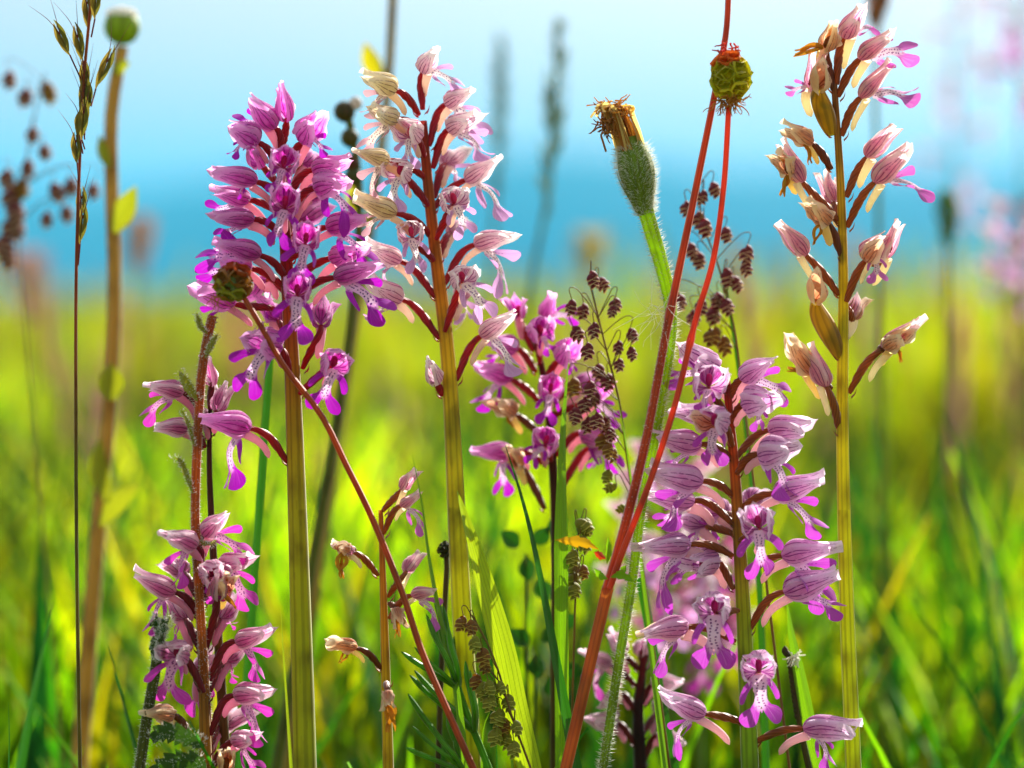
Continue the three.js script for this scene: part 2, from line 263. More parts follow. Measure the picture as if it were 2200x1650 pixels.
// kind: s seen from the side, f facing us and open, w turned away, b bud, d withered, c seed capsule with a withered flower on top
function flower(plant, spec, stemZ, hoodLen, palName, ov = 1) {
  let [kind, bx, by, tx, ty, lx, ly, ax, ay, dz, pn] = spec;
  const p = PAL[pn || (kind === 'd' || kind === 'c' ? 'dry' : palName)], z0 = dz ?? stemZ + (kind === 'f' ? 7 : kind === 'w' ? -7 : ru(-1, 3));
  const o = at(bx, by, z0), tipFlat = at(tx, ty, z0).sub(o), Lh = Math.max(hoodLen * ru(0.93, 1.07) / 1000 * (kind === 'f' ? 0.82 : 1), tipFlat.length() * 1.03);
  const f = tipFlat.addScaledVector(camB, (kind === 'w' ? -1 : 1) * Math.sqrt(Math.max(0, Lh * Lh - tipFlat.lengthSq()))).normalize(), L = Lh;
  const hasLip = lx > 0, lipDir = hasLip ? at(lx, ly, z0).sub(o).normalize() : V(0, -1, 0);
  const u = UP.clone().multiplyScalar(0.8).addScaledVector(lipDir, -0.9); u.addScaledVector(f, -u.dot(f)).normalize();
  const r = u.clone().cross(f), B = { o, u, f, r }, grp = sub(plant, 'flower', o);
  const open = kind === 'f', dry = kind === 'd' || kind === 'c', close = open ? 0.22 : kind === 'b' ? 1 : ru(0.86, 1);
  const Rm = L * (open ? 0.36 : kind === 'b' ? 0.19 : dry ? 0.2 : ru(0.19, 0.24) * (palName === 'faded' ? 0.88 : 1)), ruff = dry ? 0.26 : open ? 0.13 : ru(0.04, 0.12);
  const gape = open || kind === 'b' ? 0 : 0.85 * Math.pow(rnd(), 1.15), bend = ru(-0.16, 0.12), yaw = ru(-0.1, 0.1);
  if (kind !== 'c') {
    part(grp, 'sepal', tepal(B, L * ru(0.94, 1.05), Rm, 1.57 + ru(-0.12, 0.12), open ? 0.95 : kind === 'b' ? 1.15 : 0.96, { close: open ? 0.62 : close - 0.3 * gape, div: open ? 0.02 : ru(0.02, 0.2), ruff, bend, yaw, rs: 1.05 }), p.sepalM);
    for (const s of [0, 1]) part(grp, 'sepal', tepal(B, L * (open ? 0.92 : ru(0.84, 1.1)), Rm, s ? Math.PI + (open ? 0.25 : 0.28) : -(open ? 0.25 : 0.28), open ? 0.78 : kind === 'b' ? 1.2 : 0.98, { close: open ? 0.12 : close - gape, bend, yaw, div: open ? 0.1 : ru(0.04, 0.2) + 0.16 * gape, turn: (s ? -1 : 1) * (open ? 0.25 : 0.3), rs: 1.02, ruff }), !dry && rnd() < (palName === 'faded' ? 0.12 : palName === 'magenta' ? 0 : 0.04) ? PAL.dry.sepalM : p.sepalM);
    if (kind !== 'b') {
      for (const s of [0, 1]) part(grp, 'petal', tepal(B, L, Rm, s ? 2.3 : 0.85, open ? 0.42 : 0.36, { close: open ? 0.3 : close - gape, bend, yaw, rs: 0.84, len: 0.84, div: 0.02, ruff }), p.petalM);
      const cp = o.clone().addScaledVector(f, L * 0.3).addScaledVector(u, L * (open ? 0.06 : 0));
      part(grp, 'column', grid(8, 8, (uu, v, q) => { const b = v * Math.PI, w = uu * 2 * Math.PI, k = L * 0.1 * (1 - 0.3 * Math.max(0, Math.cos(w * 2))); q.copy(cp).addScaledVector(u, Math.cos(b) * k * 1.5).addScaledVector(r, Math.sin(b) * Math.cos(w) * k).addScaledVector(f, Math.sin(b) * Math.sin(w) * k * 1.3); }, { closed: true }), p.throatM);
    }
  } else {                                                          // a shrivelled tuft on the capsule
    part(grp, 'withered_hood', tepal(B, L, L * 0.22, 1.57, 3.0, { close: 0.7, ruff: 0.4, div: 0.05 }), p.sepalM);
  }
  if (hasLip) {
    const p0 = o.clone().addScaledVector(f, L * (open ? 0.28 : 0.24)).addScaledVector(u, -L * (open ? 0.14 : 0.17));
    const end = at(lx, ly, z0 + (open ? 2.5 : 1.5)), l = end.clone().sub(p0), len = l.length(); l.normalize();
    if (dry) {
      const side = l.clone().cross(camB).normalize();
      const strips = [];
      for (let k = 0; k < 3; k++) {
        const c = [], wig = ru(-1, 1), w = len * ru(0.05, 0.1);
        for (let i = 0; i <= 7; i++) { const t = i / 7; c.push(p0.clone().addScaledVector(l, len * t * ru(0.92, 1)).addScaledVector(side, len * (0.1 * (k - 1) * t + 0.16 * wig * Math.sin(t * 5))).addScaledVector(camB, len * 0.14 * Math.sin(t * 4 + k))); }
        strips.push(blade(c, (t) => w * (0.5 + 0.7 * Math.sin(t * 3 + 0.3)), side, { n: 14, m: 4, fold: 1.1, turn: ru(-3, 3) }));
      }
      part(grp, 'withered_lip', mergeGeometries(strips), strawM);
    } else {
      const n = f.clone().addScaledVector(camB, open ? 0.9 : 0.55); n.addScaledVector(l, -n.dot(l));
      if (n.lengthSq() < 0.02) n.copy(u).addScaledVector(l, -u.dot(l)); n.normalize();
      part(grp, 'lip', lipGeo(p0, l, n.clone().cross(l), n, len, { curl: ru(-0.2, 1.6), leg: ru(-0.7, 0.9), spread: (open ? 1 : 0.8) * ru(0.8, 1.1), wide: (open ? 1 : 0.8) * ru(0.75, 1.02), twist: open ? 0.35 * rn() : 0.8 * rn(), sway: 0.16 * rn() }), p.lipM);
    }
  }
  const a = at(ax, ay, stemZ + (kind === 'f' ? 1.5 : kind === 'w' ? -1.5 : 0)), back = f.clone().multiplyScalar(-1), gap = a.distanceTo(o);
  if (kind !== 'b' && kind !== 'c' && gap > 0.004) {                // spur: a blunt pale tube under the ovary
    const s0 = o.clone().addScaledVector(f, L * 0.1).addScaledVector(u, -L * 0.14), dn = a.clone().sub(o).normalize().multiplyScalar(0.55).addScaledVector(UP, -0.65).normalize();
    const sl = L * (dry ? 0.45 : ru(0.5, 0.66));
    part(grp, 'spur', sweep(bez(s0, s0.clone().addScaledVector(back, sl * 0.55).addScaledVector(u, -sl * 0.12), s0.clone().addScaledVector(back, sl * 0.6).addScaledVector(dn, sl * 0.3), s0.clone().addScaledVector(back, sl * 0.55).addScaledVector(dn, sl * 0.72)), (t) => L * 0.1 * (1.12 - 0.38 * t) * Math.sqrt(clamp((1 - t) / 0.14, 0.01, 1)), { n: 14, m: 8, flat: 0.75 }), p.spurM);
  }
  const fat = kind === 'c' ? 0.0026 : 0.00096 * ov, mid = kind === 'c' ? 0.5 : 0.55;
  const out = at(bx, by, z0).sub(a), e = o.clone().addScaledVector(f, L * 0.03).addScaledVector(u, -L * 0.02);
  const c1 = a.clone().addScaledVector(out, 0.3).addScaledVector(UP, gap * (kind === 'c' ? 0.15 : 0.05)), c2 = o.clone().addScaledVector(back, Math.min(gap * 0.4, L * 0.42)).addScaledVector(UP, gap * 0.02);
  part(grp, kind === 'c' ? 'seed_capsule' : 'ovary', sweep(bez(a, c1, c2, e), (t) => fat * (kind === 'c' ? 0.25 + 0.75 * Math.sin(Math.PI * clamp(t * 0.94 + 0.03, 0, 1)) ** 0.6 : 0.62 + 0.45 * Math.sin(Math.PI * t)), { n: 26, m: 18, ribs: 6, amp: kind === 'c' ? 0.05 : 0.11, twist: kind === 'c' ? 0.1 : 0.8 * (rnd() < 0.5 ? 1 : 0.8), color: undefined }), kind === 'c' ? capsuleM : p.ovaryM);
}
const capsuleM = stalkMat([206, 164, 20], { transmission: 0.55 });

function orchid({ label, stem, z, rad = 1.7, hood, pal, colors, flowers, ov = 1, group }) {
  const pts = stem.map(([x, y, d = 0]) => at(x, y, z + d)), a = pts[0], b = pts[1], dir = a.clone().sub(b).normalize();
  const foot = a.clone().addScaledVector(dir, a.y / Math.max(0.3, -dir.y));
  const o = thing('orchid', label, 'orchid', foot.clone().setY(0), group), cl = colors.map(lin);
  const all = [foot, ...pts], tb = foot.distanceTo(a) / new THREE.CatmullRomCurve3(all, false, 'centripetal').getLength();
  part(o, 'stem', sweep(all, (t) => { const k = clamp((t - tb) / (1 - tb), 0, 1); return rad / 1000 * (1 - 0.6 * Math.pow(k, 1.4)); }, { n: 60, m: 14, ribs: 7, amp: 0.035, twist: 0.15, color: (t) => { const k = clamp((t - tb) / (1 - tb), 0, 0.9999) * (cl.length - 1), i = Math.min(cl.length - 2, Math.floor(k)); return mixc(cl[i], cl[i + 1], k - i); } }), stalkV);
  for (const s of flowers) {
    flower(o, s, z, hood, pal, ov);
    const [, , , , , , , ax, ay] = s, p = at(ax, ay, z), sx = Math.sign(s[1] - ax) || 1;      // a small papery bract where it leaves the stem
    part(o, 'bract', blade([p.clone().addScaledVector(camR, sx * 0.0005).addScaledVector(UP, -0.0009), p.clone().addScaledVector(camR, sx * 0.0014).addScaledVector(camB, 0.0006), p.clone().addScaledVector(camR, sx * 0.0018).addScaledVector(UP, 0.0013).addScaledVector(camB, 0.0008)], (t) => 0.001 * (1 - t) + 0.00005, camB.clone(), { n: 6, m: 4, fold: 0.5 }), PAL[pal].ovaryM);
  }
  return o;
}

// ---------------------------------------------------------------- the orchids: kind, base of hood, tip of hood, end of lip, place on the stem (photo pixels), depth in mm, other tint
orchid({
  label: 'tallest vivid magenta orchid crowded with striped flowers, left of centre', z: 0, hood: 12.5, pal: 'magenta', rad: 3.0,
  stem: [[655, 1650], [640, 1150], [628, 800], [618, 600], [608, 420], [604, 320]], colors: [[166, 172, 16], [170, 174, 16], [180, 174, 18], [174, 140, 22], [176, 44, 44], [170, 14, 40]],
  flowers: [
    ['b', 615, 258, 617, 199, 0, 0, 606, 322, 1], ['s', 593, 274, 533, 217, 498, 264, 604, 330, 2], ['f', 558, 306, 490, 268, 494, 336, 600, 362, 5], ['f', 652, 300, 694, 254, 712, 325, 612, 352, 4],
    ['w', 646, 350, 664, 322, 0, 0, 614, 380, -6], ['b', 560, 352, 542, 326, 0, 0, 600, 400, -4],
    ['f', 609, 362, 616, 331, 592, 418, 611, 404, 10], ['s', 554, 390, 462, 362, 505, 424, 606, 432, 6], ['s', 536, 428, 466, 416, 442, 452, 610, 462, -2],
    ['s', 547, 470, 459, 466, 462, 512, 612, 512, 4], ['s', 562, 548, 474, 514, 416, 552, 622, 610, 6], ['s', 540, 575, 462, 556, 420, 584, 618, 622, 0],
    ['s', 508, 652, 415, 616, 434, 712, 590, 664, 0], ['f', 612, 449, 620, 420, 594, 534, 616, 488, 11], ['f', 655, 526, 668, 494, 640, 612, 622, 560, 10],
    ['f', 640, 636, 640, 606, 626, 738, 626, 668, 11], ['s', 672, 363, 760, 356, 716, 402, 618, 424, 0], ['f', 676, 402, 752, 384, 772, 474, 620, 462, 6],
    ['s', 700, 487, 796, 472, 810, 566, 622, 540, 3], ['s', 713, 553, 780, 544, 768, 600, 628, 602, -2], ['s', 716, 595, 820, 577, 838, 684, 634, 640, 5],
    ['w', 690, 700, 684, 640, 0, 0, 650, 792, 3], ['w', 600, 690, 562, 640, 548, 702, 624, 732, -6], ['f', 594, 745, 545, 724, 522, 852, 624, 800, 8],
    ['f', 710, 788, 742, 766, 694, 886, 644, 846, 9], ['s', 541, 919, 433, 892, 490, 1052, 619, 994, 6], ['w', 640, 470, 690, 430, 0, 0, 618, 500, -8], ['w', 575, 600, 540, 640, 0, 0, 622, 640, -9], ['w', 655, 420, 690, 400, 0, 0, 618, 452, -9],
  ],
});
orchid({
  label: 'tall pale pink orchid with loose white-lipped flowers behind the magenta one', z: -9, hood: 11.8, pal: 'pale', rad: 2.85,
  stem: [[1012, 1650], [988, 1230], [962, 760], [938, 560], [920, 400], [908, 260]], colors: [[204, 208, 26], [212, 214, 26], [214, 206, 28], [212, 190, 34], [206, 130, 40], [160, 50, 46]],
  flowers: [
    ['s', 908, 153, 938, 110, 1002, 184, 908, 236], ['s', 851, 192, 785, 164, 782, 250, 900, 246, 0, 'sour'], ['s', 856, 254, 795, 250, 764, 326, 908, 290, 0, 'sour'],
    ['f', 892, 296, 862, 272, 872, 360, 912, 336], ['s', 837, 343, 761, 336, 776, 434, 916, 384, 0, 'sour'], ['f', 868, 378, 842, 356, 846, 456, 920, 442], ['s', 854, 457, 764, 432, 772, 498, 926, 506, 0, 'sour'],
    ['f', 886, 512, 880, 482, 892, 588, 932, 560], ['s', 862, 560, 788, 532, 812, 610, 936, 640], ['s', 865, 642, 790, 616, 782, 680, 944, 728], ['s', 957, 223, 1020, 196, 1048, 296, 922, 314],
    ['s', 965, 276, 1020, 254, 1042, 350, 930, 362], ['w', 955, 352, 984, 322, 990, 400, 934, 424], ['s', 998, 386, 1078, 353, 1100, 463, 928, 452], ['f', 972, 440, 986, 414, 1008, 506, 938, 514, 1],
    ['s', 1018, 525, 1104, 499, 1097, 626, 954, 612], ['f', 992, 606, 1000, 582, 1042, 692, 956, 712, 2], ['s', 1032, 721, 1102, 676, 1130, 792, 980, 818],
    ['w', 966, 500, 992, 470, 0, 0, 940, 560], ['w', 986, 640, 1010, 600, 1000, 700, 958, 690], ['b', 938, 822, 920, 772, 0, 0, 950, 850, -7],
  ],
});
orchid({
  label: 'large lilac orchid with many spotted flowers, right of the red stalks', z: 0, hood: 14, pal: 'lilac', rad: 2.3,
  stem: [[1612, 1650], [1602, 1400], [1588, 1150], [1576, 980], [1566, 880], [1562, 820]], colors: [[136, 166, 24], [144, 170, 24], [164, 170, 26], [180, 140, 28], [190, 100, 34], [190, 60, 44]],
  flowers: [
    ['s', 1538, 788, 1458, 766, 1424, 821, 1564, 844, 2], ['s', 1592, 812, 1657, 766, 1706, 844, 1568, 856, 2], ['f', 1522, 832, 1518, 800, 1518, 890, 1562, 892, 9], ['f', 1602, 866, 1660, 852, 1632, 926, 1572, 908, 6],
    ['s', 1528, 896, 1462, 876, 0, 0, 1570, 930, 0], ['f', 1548, 910, 1500, 900, 1534, 1002, 1574, 958, 9], ['s', 1508, 953, 1398, 948, 1420, 1004, 1576, 990, 3], ['s', 1652, 922, 1738, 904, 1690, 942, 1580, 985, -2],
    ['f', 1630, 974, 1712, 972, 1692, 1076, 1582, 1018, 6], ['s', 1511, 1032, 1396, 1021, 1426, 1140, 1574, 1064, 5], ['s', 1660, 1058, 1771, 1040, 1776, 1142, 1590, 1094, 3],
    ['s', 1492, 1074, 1387, 1076, 1410, 1124, 1580, 1130, -3], ['w', 1560, 1102, 1506, 1088, 1520, 1156, 1582, 1120, -8], ['s', 1485, 1168, 1372, 1176, 1398, 1298, 1574, 1194, 5], ['s', 1536, 1204, 1462, 1206, 1440, 1252, 1576, 1266, -3],
    ['f', 1632, 1136, 1612, 1098, 1644, 1246, 1590, 1162, 11], ['s', 1678, 1192, 1795, 1174, 1790, 1302, 1600, 1240, 3], ['s', 1682, 1270, 1798, 1238, 1814, 1318, 1608, 1356, 4],
    ['f', 1540, 1316, 1516, 1282, 1536, 1440, 1586, 1312, 10], ['s', 1479, 1345, 1366, 1344, 1392, 1438, 1580, 1378, 3], ['f', 1630, 1442, 1622, 1410, 1648, 1560, 1604, 1460, 10],
    ['s', 1517, 1532, 1406, 1499, 1432, 1614, 1594, 1553, 4], ['s', 1724, 1563, 1844, 1552, 1790, 1652, 1622, 1594, 4], ['w', 1520, 1130, 1470, 1120, 1480, 1190, 1580, 1150, -9], ['w', 1610, 1080, 1640, 1060, 0, 0, 1588, 1110, -8],
  ],
});
orchid({
  label: 'tall fading orchid on a yellow-green stem at far right, half its flowers withered', z: 0, hood: 11.8, pal: 'faded', rad: 2.05, ov: 1.05,
  stem: [[1834, 1650], [1818, 1250], [1810, 900], [1812, 620], [1806, 400], [1796, 240], [1792, 180]], colors: [[206, 214, 16], [210, 216, 18], [216, 212, 20], [222, 208, 26], [220, 200, 30], [196, 164, 40], [150, 100, 60]],
  flowers: [
    ['d', 1776, 105, 1778, 66, 1704, 114, 1790, 194, 2], ['s', 1813, 78, 1840, 27, 1888, 58, 1797, 182, 1], ['s', 1846, 126, 1898, 74, 1973, 120, 1800, 208, 3], ['s', 1846, 210, 1908, 140, 1976, 200, 1808, 292, 3],
    ['s', 1744, 192, 1748, 140, 1688, 194, 1784, 230, -4], ['c', 1758, 192, 1756, 146, 0, 0, 1786, 290, 6], ['d', 1745, 308, 1680, 268, 1746, 352, 1786, 364, 2], ['s', 1727, 392, 1668, 312, 0, 0, 1800, 474, 4],
    ['d', 1700, 372, 1672, 338, 1680, 424, 1728, 392, 2], ['s', 1861, 338, 1912, 276, 0, 0, 1818, 424, 2], ['s', 1876, 392, 1950, 314, 2012, 400, 1820, 488, 5], ['w', 1792, 436, 1774, 376, 0, 0, 1806, 482, -6],
    ['d', 1778, 478, 1732, 440, 1748, 528, 1812, 560, 3], ['s', 1734, 548, 1668, 474, 0, 0, 1802, 634, 3], ['f', 1858, 560, 1900, 506, 1892, 606, 1818, 648, 5], ['s', 1898, 556, 1922, 480, 0, 0, 1858, 566, 1], ['w', 1832, 684, 1850, 630, 0, 0, 1820, 660, -4],
    ['c', 1752, 650, 1746, 586, 0, 0, 1802, 768, 4], ['s', 1893, 750, 1980, 688, 0, 0, 1824, 844, 4], ['d', 1900, 746, 1950, 712, 1940, 778, 1893, 752, 5], ['d', 1750, 804, 1680, 724, 1690, 790, 1786, 836, 2], ['w', 1778, 832, 1738, 742, 0, 0, 1804, 932, 6],
  ],
});
orchid({
  label: 'rose-pink orchid with dark flower stalks, lowest at the left beside the hairy stem', z: 2, hood: 11.6, pal: 'rose', rad: 1.55,
  stem: [[443, 1650], [434, 1400], [426, 1260], [430, 1180]], colors: [[196, 150, 34], [196, 140, 34], [170, 90, 36], [140, 20, 40], [130, 12, 40]],
  flowers: [
    ['s', 438, 1148, 488, 1094, 546, 1192, 428, 1196, 4], ['s', 422, 1172, 367, 1135, 376, 1262, 420, 1246, 8], ['s', 379, 1272, 288, 1242, 312, 1360, 428, 1326, 5], ['s', 474, 1212, 547, 1196, 548, 1306, 432, 1300, 1],
    ['b', 468, 1288, 482, 1212, 0, 0, 444, 1392, 8], ['d', 476, 1270, 500, 1240, 506, 1310, 468, 1290, 6], ['w', 400, 1330, 362, 1292, 366, 1384, 430, 1400, -4], ['f', 390, 1408, 366, 1386, 368, 1516, 438, 1486, 9], ['w', 424, 1450, 444, 1414, 418, 1536, 440, 1486, -6],
    ['s', 506, 1376, 586, 1363, 560, 1464, 452, 1452, 4], ['s', 503, 1492, 586, 1477, 568, 1600, 452, 1578, 5], ['s', 500, 1592, 560, 1568, 572, 1648, 450, 1660, 4], ['d', 372, 1536, 324, 1512, 356, 1560, 408, 1578, 4], ['w', 470, 1330, 500, 1300, 500, 1348, 436, 1390, -5], ['f', 452, 1236, 480, 1216, 470, 1296, 432, 1290, 6], ['w', 396, 1230, 360, 1210, 0, 0, 426, 1290, -6], ['w', 480, 1420, 512, 1392, 500, 1460, 444, 1500, -6], ['w', 470, 1560, 500, 1540, 0, 0, 450, 1610, -6], ['d', 484, 1650, 500, 1606, 0, 0, 450, 1690, 6],
  ],
});
orchid({
  label: 'sparse pink orchid on a brown stem hidden behind the hairy stalk', z: -6, hood: 10.5, pal: 'rose', rad: 1.35,
  stem: [[486, 1650], [462, 1250], [450, 1000], [452, 870]], colors: [[120, 88, 20], [124, 88, 22], [112, 60, 24], [80, 30, 22]],
  flowers: [['s', 394, 843, 331, 821, 300, 900, 430, 888, 0], ['s', 404, 920, 336, 911, 0, 0, 440, 960, 0], ['w', 464, 884, 480, 826, 0, 0, 450, 930, 2], ['b', 454, 826, 458, 776, 0, 0, 452, 880, -6], ['w', 440, 900, 400, 880, 0, 0, 446, 940, -4]],
});
orchid({
  label: 'thin orchid with few half-withered flowers beside the horsetail', z: -4, hood: 8, pal: 'faded', rad: 1.45, ov: 0.85,
  stem: [[834, 1650], [828, 1420], [822, 1220], [818, 1096]], colors: [[190, 170, 24], [196, 170, 26], [196, 146, 34], [190, 116, 40]],
  flowers: [['s', 864, 1050, 888, 1010, 0, 0, 822, 1098, 0], ['s', 860, 1086, 908, 1064, 916, 1146, 824, 1146, 2], ['s', 760, 1186, 714, 1166, 0, 0, 812, 1236, 2], ['d', 748, 1178, 720, 1166, 732, 1244, 762, 1186, 3], ['w', 872, 1228, 892, 1192, 0, 0, 834, 1282, 0], ['s', 884, 1278, 942, 1260, 952, 1346, 836, 1328, 2], ['d', 768, 1392, 702, 1370, 728, 1426, 820, 1438, 2], ['d', 832, 1486, 838, 1520, 838, 1574, 830, 1470, 8], ['d', 850, 1310, 862, 1340, 856, 1372, 836, 1296, 0]],
});
orchid({
  label: 'dark-stemmed magenta orchid behind the broad grass blade, slightly out of focus', z: -30, hood: 11.5, pal: 'magenta', rad: 1.9,
  stem: [[1196, 1650], [1194, 1120], [1180, 900], [1166, 800], [1148, 720]], colors: [[96, 84, 18], [100, 84, 18], [90, 60, 20], [96, 34, 22], [120, 20, 28]],
  flowers: [['s', 1116, 682, 1108, 636, 0, 0, 1146, 756], ['s', 1168, 680, 1190, 638, 1246, 688, 1148, 726], ['f', 1158, 722, 1170, 690, 1188, 760, 1160, 780], ['f', 1202, 772, 1246, 736, 1234, 800, 1170, 824], ['s', 1100, 815, 1024, 776, 1014, 872, 1158, 862], ['s', 1108, 746, 1050, 730, 1044, 770, 1152, 800],
    ['d', 1106, 888, 1062, 852, 1100, 920, 1162, 936], ['f', 1182, 846, 1184, 816, 1174, 914, 1180, 880, -24], ['s', 1100, 968, 1014, 978, 1066, 1064, 1176, 1000], ['f', 1172, 958, 1170, 930, 1142, 1004, 1184, 990], ['d', 1120, 1000, 1090, 960, 0, 0, 1170, 1094], ['s', 1250, 930, 1306, 946, 1334, 1012, 1194, 980], ['s', 1264, 860, 1308, 830, 1340, 902, 1186, 896], ['w', 1240, 830, 1290, 806, 0, 0, 1180, 870], ['s', 1270, 960, 1320, 952, 1270, 1010, 1200, 1060]],
});
orchid({
  label: 'low dark-stemmed orchid with dusky flowers at the bottom, behind the hairy green stalk', z: -34, hood: 10.5, pal: 'dusky', rad: 1.8, ov: 0.9,
  stem: [[1376, 1650], [1372, 1520], [1380, 1440], [1386, 1372]], colors: [[60, 24, 24], [56, 14, 26], [60, 12, 26], [120, 14, 34], [190, 20, 40]],
  flowers: [['s', 1312, 1428, 1256, 1396, 1276, 1502, 1366, 1474], ['s', 1340, 1404, 1312, 1356, 0, 0, 1372, 1440], ['s', 1322, 1552, 1264, 1544, 1300, 1596, 1364, 1600], ['b', 1376, 1400, 1370, 1366, 0, 0, 1382, 1430], ['b', 1392, 1396, 1396, 1364, 0, 0, 1384, 1430], ['s', 1404, 1470, 1460, 1452, 0, 0, 1380, 1510], ['s', 1330, 1490, 1290, 1512, 1320, 1540, 1368, 1530], ['w', 1410, 1530, 1440, 1500, 0, 0, 1380, 1580], ['s', 1416, 1580, 1470, 1590, 0, 0, 1382, 1640]],
});

// ---------------------------------------------------------------- stalks, blades and heads among the orchids
const line = (...p) => p.map(([x, y, d = 0]) => at(x, y, d));
function toGround(pts) { const a = pts[0], d = a.clone().sub(pts[1]).normalize(); return [a.clone().addScaledVector(d, a.y / Math.max(0.35, -d.y)), ...pts]; }
const C3 = (c) => new THREE.Color(...lin(c));
const redStalk = stalkMat([222, 92, 36], { transmission: 0.55 }), scarletStalk = stalkMat([252, 96, 40], { transmission: 0.6 }), brownStalk = stalkMat([150, 96, 26], { transmission: 0.4 }), darkStalk = stalkMat([86, 70, 30], { transmission: 0.25 }), greenStalk = stalkMat([120, 150, 20], { transmission: 0.55 }), oliveStalk = stalkMat([128, 122, 30], { transmission: 0.45 });

// rounded burnet head of many small angular cups
function burnetHead(o, c, rx, ry, cols, tilt, n = 34) {
  const mats = cols.map((k) => leafMat({ color: C3(k), transmission: 0.4, roughness: 0.75 })), ax = V(Math.sin(tilt), Math.cos(tilt), 0), sx = V(ax.y, -ax.x, 0), sz = camB;
  const core = grid(12, 10, (u, v, q) => { const b = v * Math.PI, a = u * 6.2832; q.copy(c).addScaledVector(ax, Math.cos(b) * ry * 0.78).addScaledVector(sx, Math.sin(b) * Math.cos(a) * rx * 0.74).addScaledVector(sz, Math.sin(b) * Math.sin(a) * rx * 0.74); }, { closed: true });
  part(o, 'flower_head', core, mats[0]);
  for (let i = 0; i < n; i++) {
    const y = 1 - 2 * (i + 0.5) / n, a = i * 2.39996 + 0.3 * rn(), rr = Math.sqrt(1 - y * y), d = V(0, 0, 0).addScaledVector(ax, y).addScaledVector(sx, rr * Math.cos(a)).addScaledVector(sz, rr * Math.sin(a));
    const p = c.clone().addScaledVector(ax, y * ry * 0.8).addScaledVector(sx, rr * Math.cos(a) * rx * 0.8).addScaledVector(sz, rr * Math.sin(a) * rx * 0.8);
    const t1 = d.clone().cross(Math.abs(d.y) > 0.8 ? sx : ax).normalize(), t2 = d.clone().cross(t1), s = rx * ru(0.28, 0.5), ph = rnd() * 6;
    const bud = grid(8, 5, (u, v, q) => { const b = u * 6.2832, k = s * (0.45 + 0.75 * Math.sin(v * 2.2)) * (1 + 0.16 * Math.cos(b * 4 + ph)), flare = v > 0.75 ? 1 + 0.25 * Math.cos(b * 2) : 1; q.copy(p).addScaledVector(d, (v * 1.05 - 0.2) * s).addScaledVector(t1, Math.cos(b) * k * flare).addScaledVector(t2, Math.sin(b) * k * flare); }, { closed: true });
    part(o, 'flower_cup', bud, mats[(y > 0.62 ? 1 : y < -0.45 ? 2 : 0) + (rnd() < 0.25 ? 1 : 0) > 2 ? 2 : (y > 0.62 ? 1 : y < -0.45 ? 2 : 0)]);
  }
}
function curls(c, n, len, spread, w) {      // loose tuft of thin curly filaments
  const g = [];
  for (let i = 0; i < n; i++) {
    const p = c.clone().add(V(rn() * spread, rn() * spread * 0.6, rn() * spread)), d = V(rn(), rn() - 0.4, rn()).normalize(), pts = [p.clone()];
    for (let k = 0; k < 5; k++) { d.add(V(rn(), rn(), rn()).multiplyScalar(0.55)).normalize(); p.addScaledVector(d, len / 5); pts.push(p.clone()); }
    g.push(sweep(pts, (t) => w * (1.1 - 0.6 * t), { n: 10, m: 5 }));
  }
  return mergeGeometries(g);
}
{ // burnet on a thin red stalk crossing the magenta orchid
  const pts = line([1016, 1650, 12], [958, 1520, 12], [906, 1400, 12], [866, 1280, 12], [800, 1115, 12], [744, 1000, 13], [690, 892, 14], [612, 790, 15], [560, 700, 17], [516, 626, 17]), o = thing('burnet', 'salad burnet with brown-green head on a thin red stalk slanting across the magenta orchid', 'burnet', V(toGround(pts)[0].x, 0, toGround(pts)[0].z));
  part(o, 'stem', sweep(toGround(pts), (t) => 0.0011 - 0.0004 * t, { n: 70, m: 10, ribs: 5, amp: 0.08 }), stalkMat([206, 92, 34], { transmission: 0.5 }));
  burnetHead(o, at(502, 606, 17), 0.0042, 0.0042, [[150, 96, 20], [180, 76, 24], [160, 150, 26]], 0.2, 30);
  part(o, 'sepal', blade(line([512, 622, 20], [500, 608, 22], [484, 612, 22]), (t) => 0.0018 * Math.sin(Math.PI * clamp(t, 0.04, 0.96)), camU.clone(), { n: 8 }), bladeMat([120, 140, 20]));
  part(o, 'stamen', curls(at(470, 640, 18), 14, 0.005, 0.002, 0.00012), strawM);
}
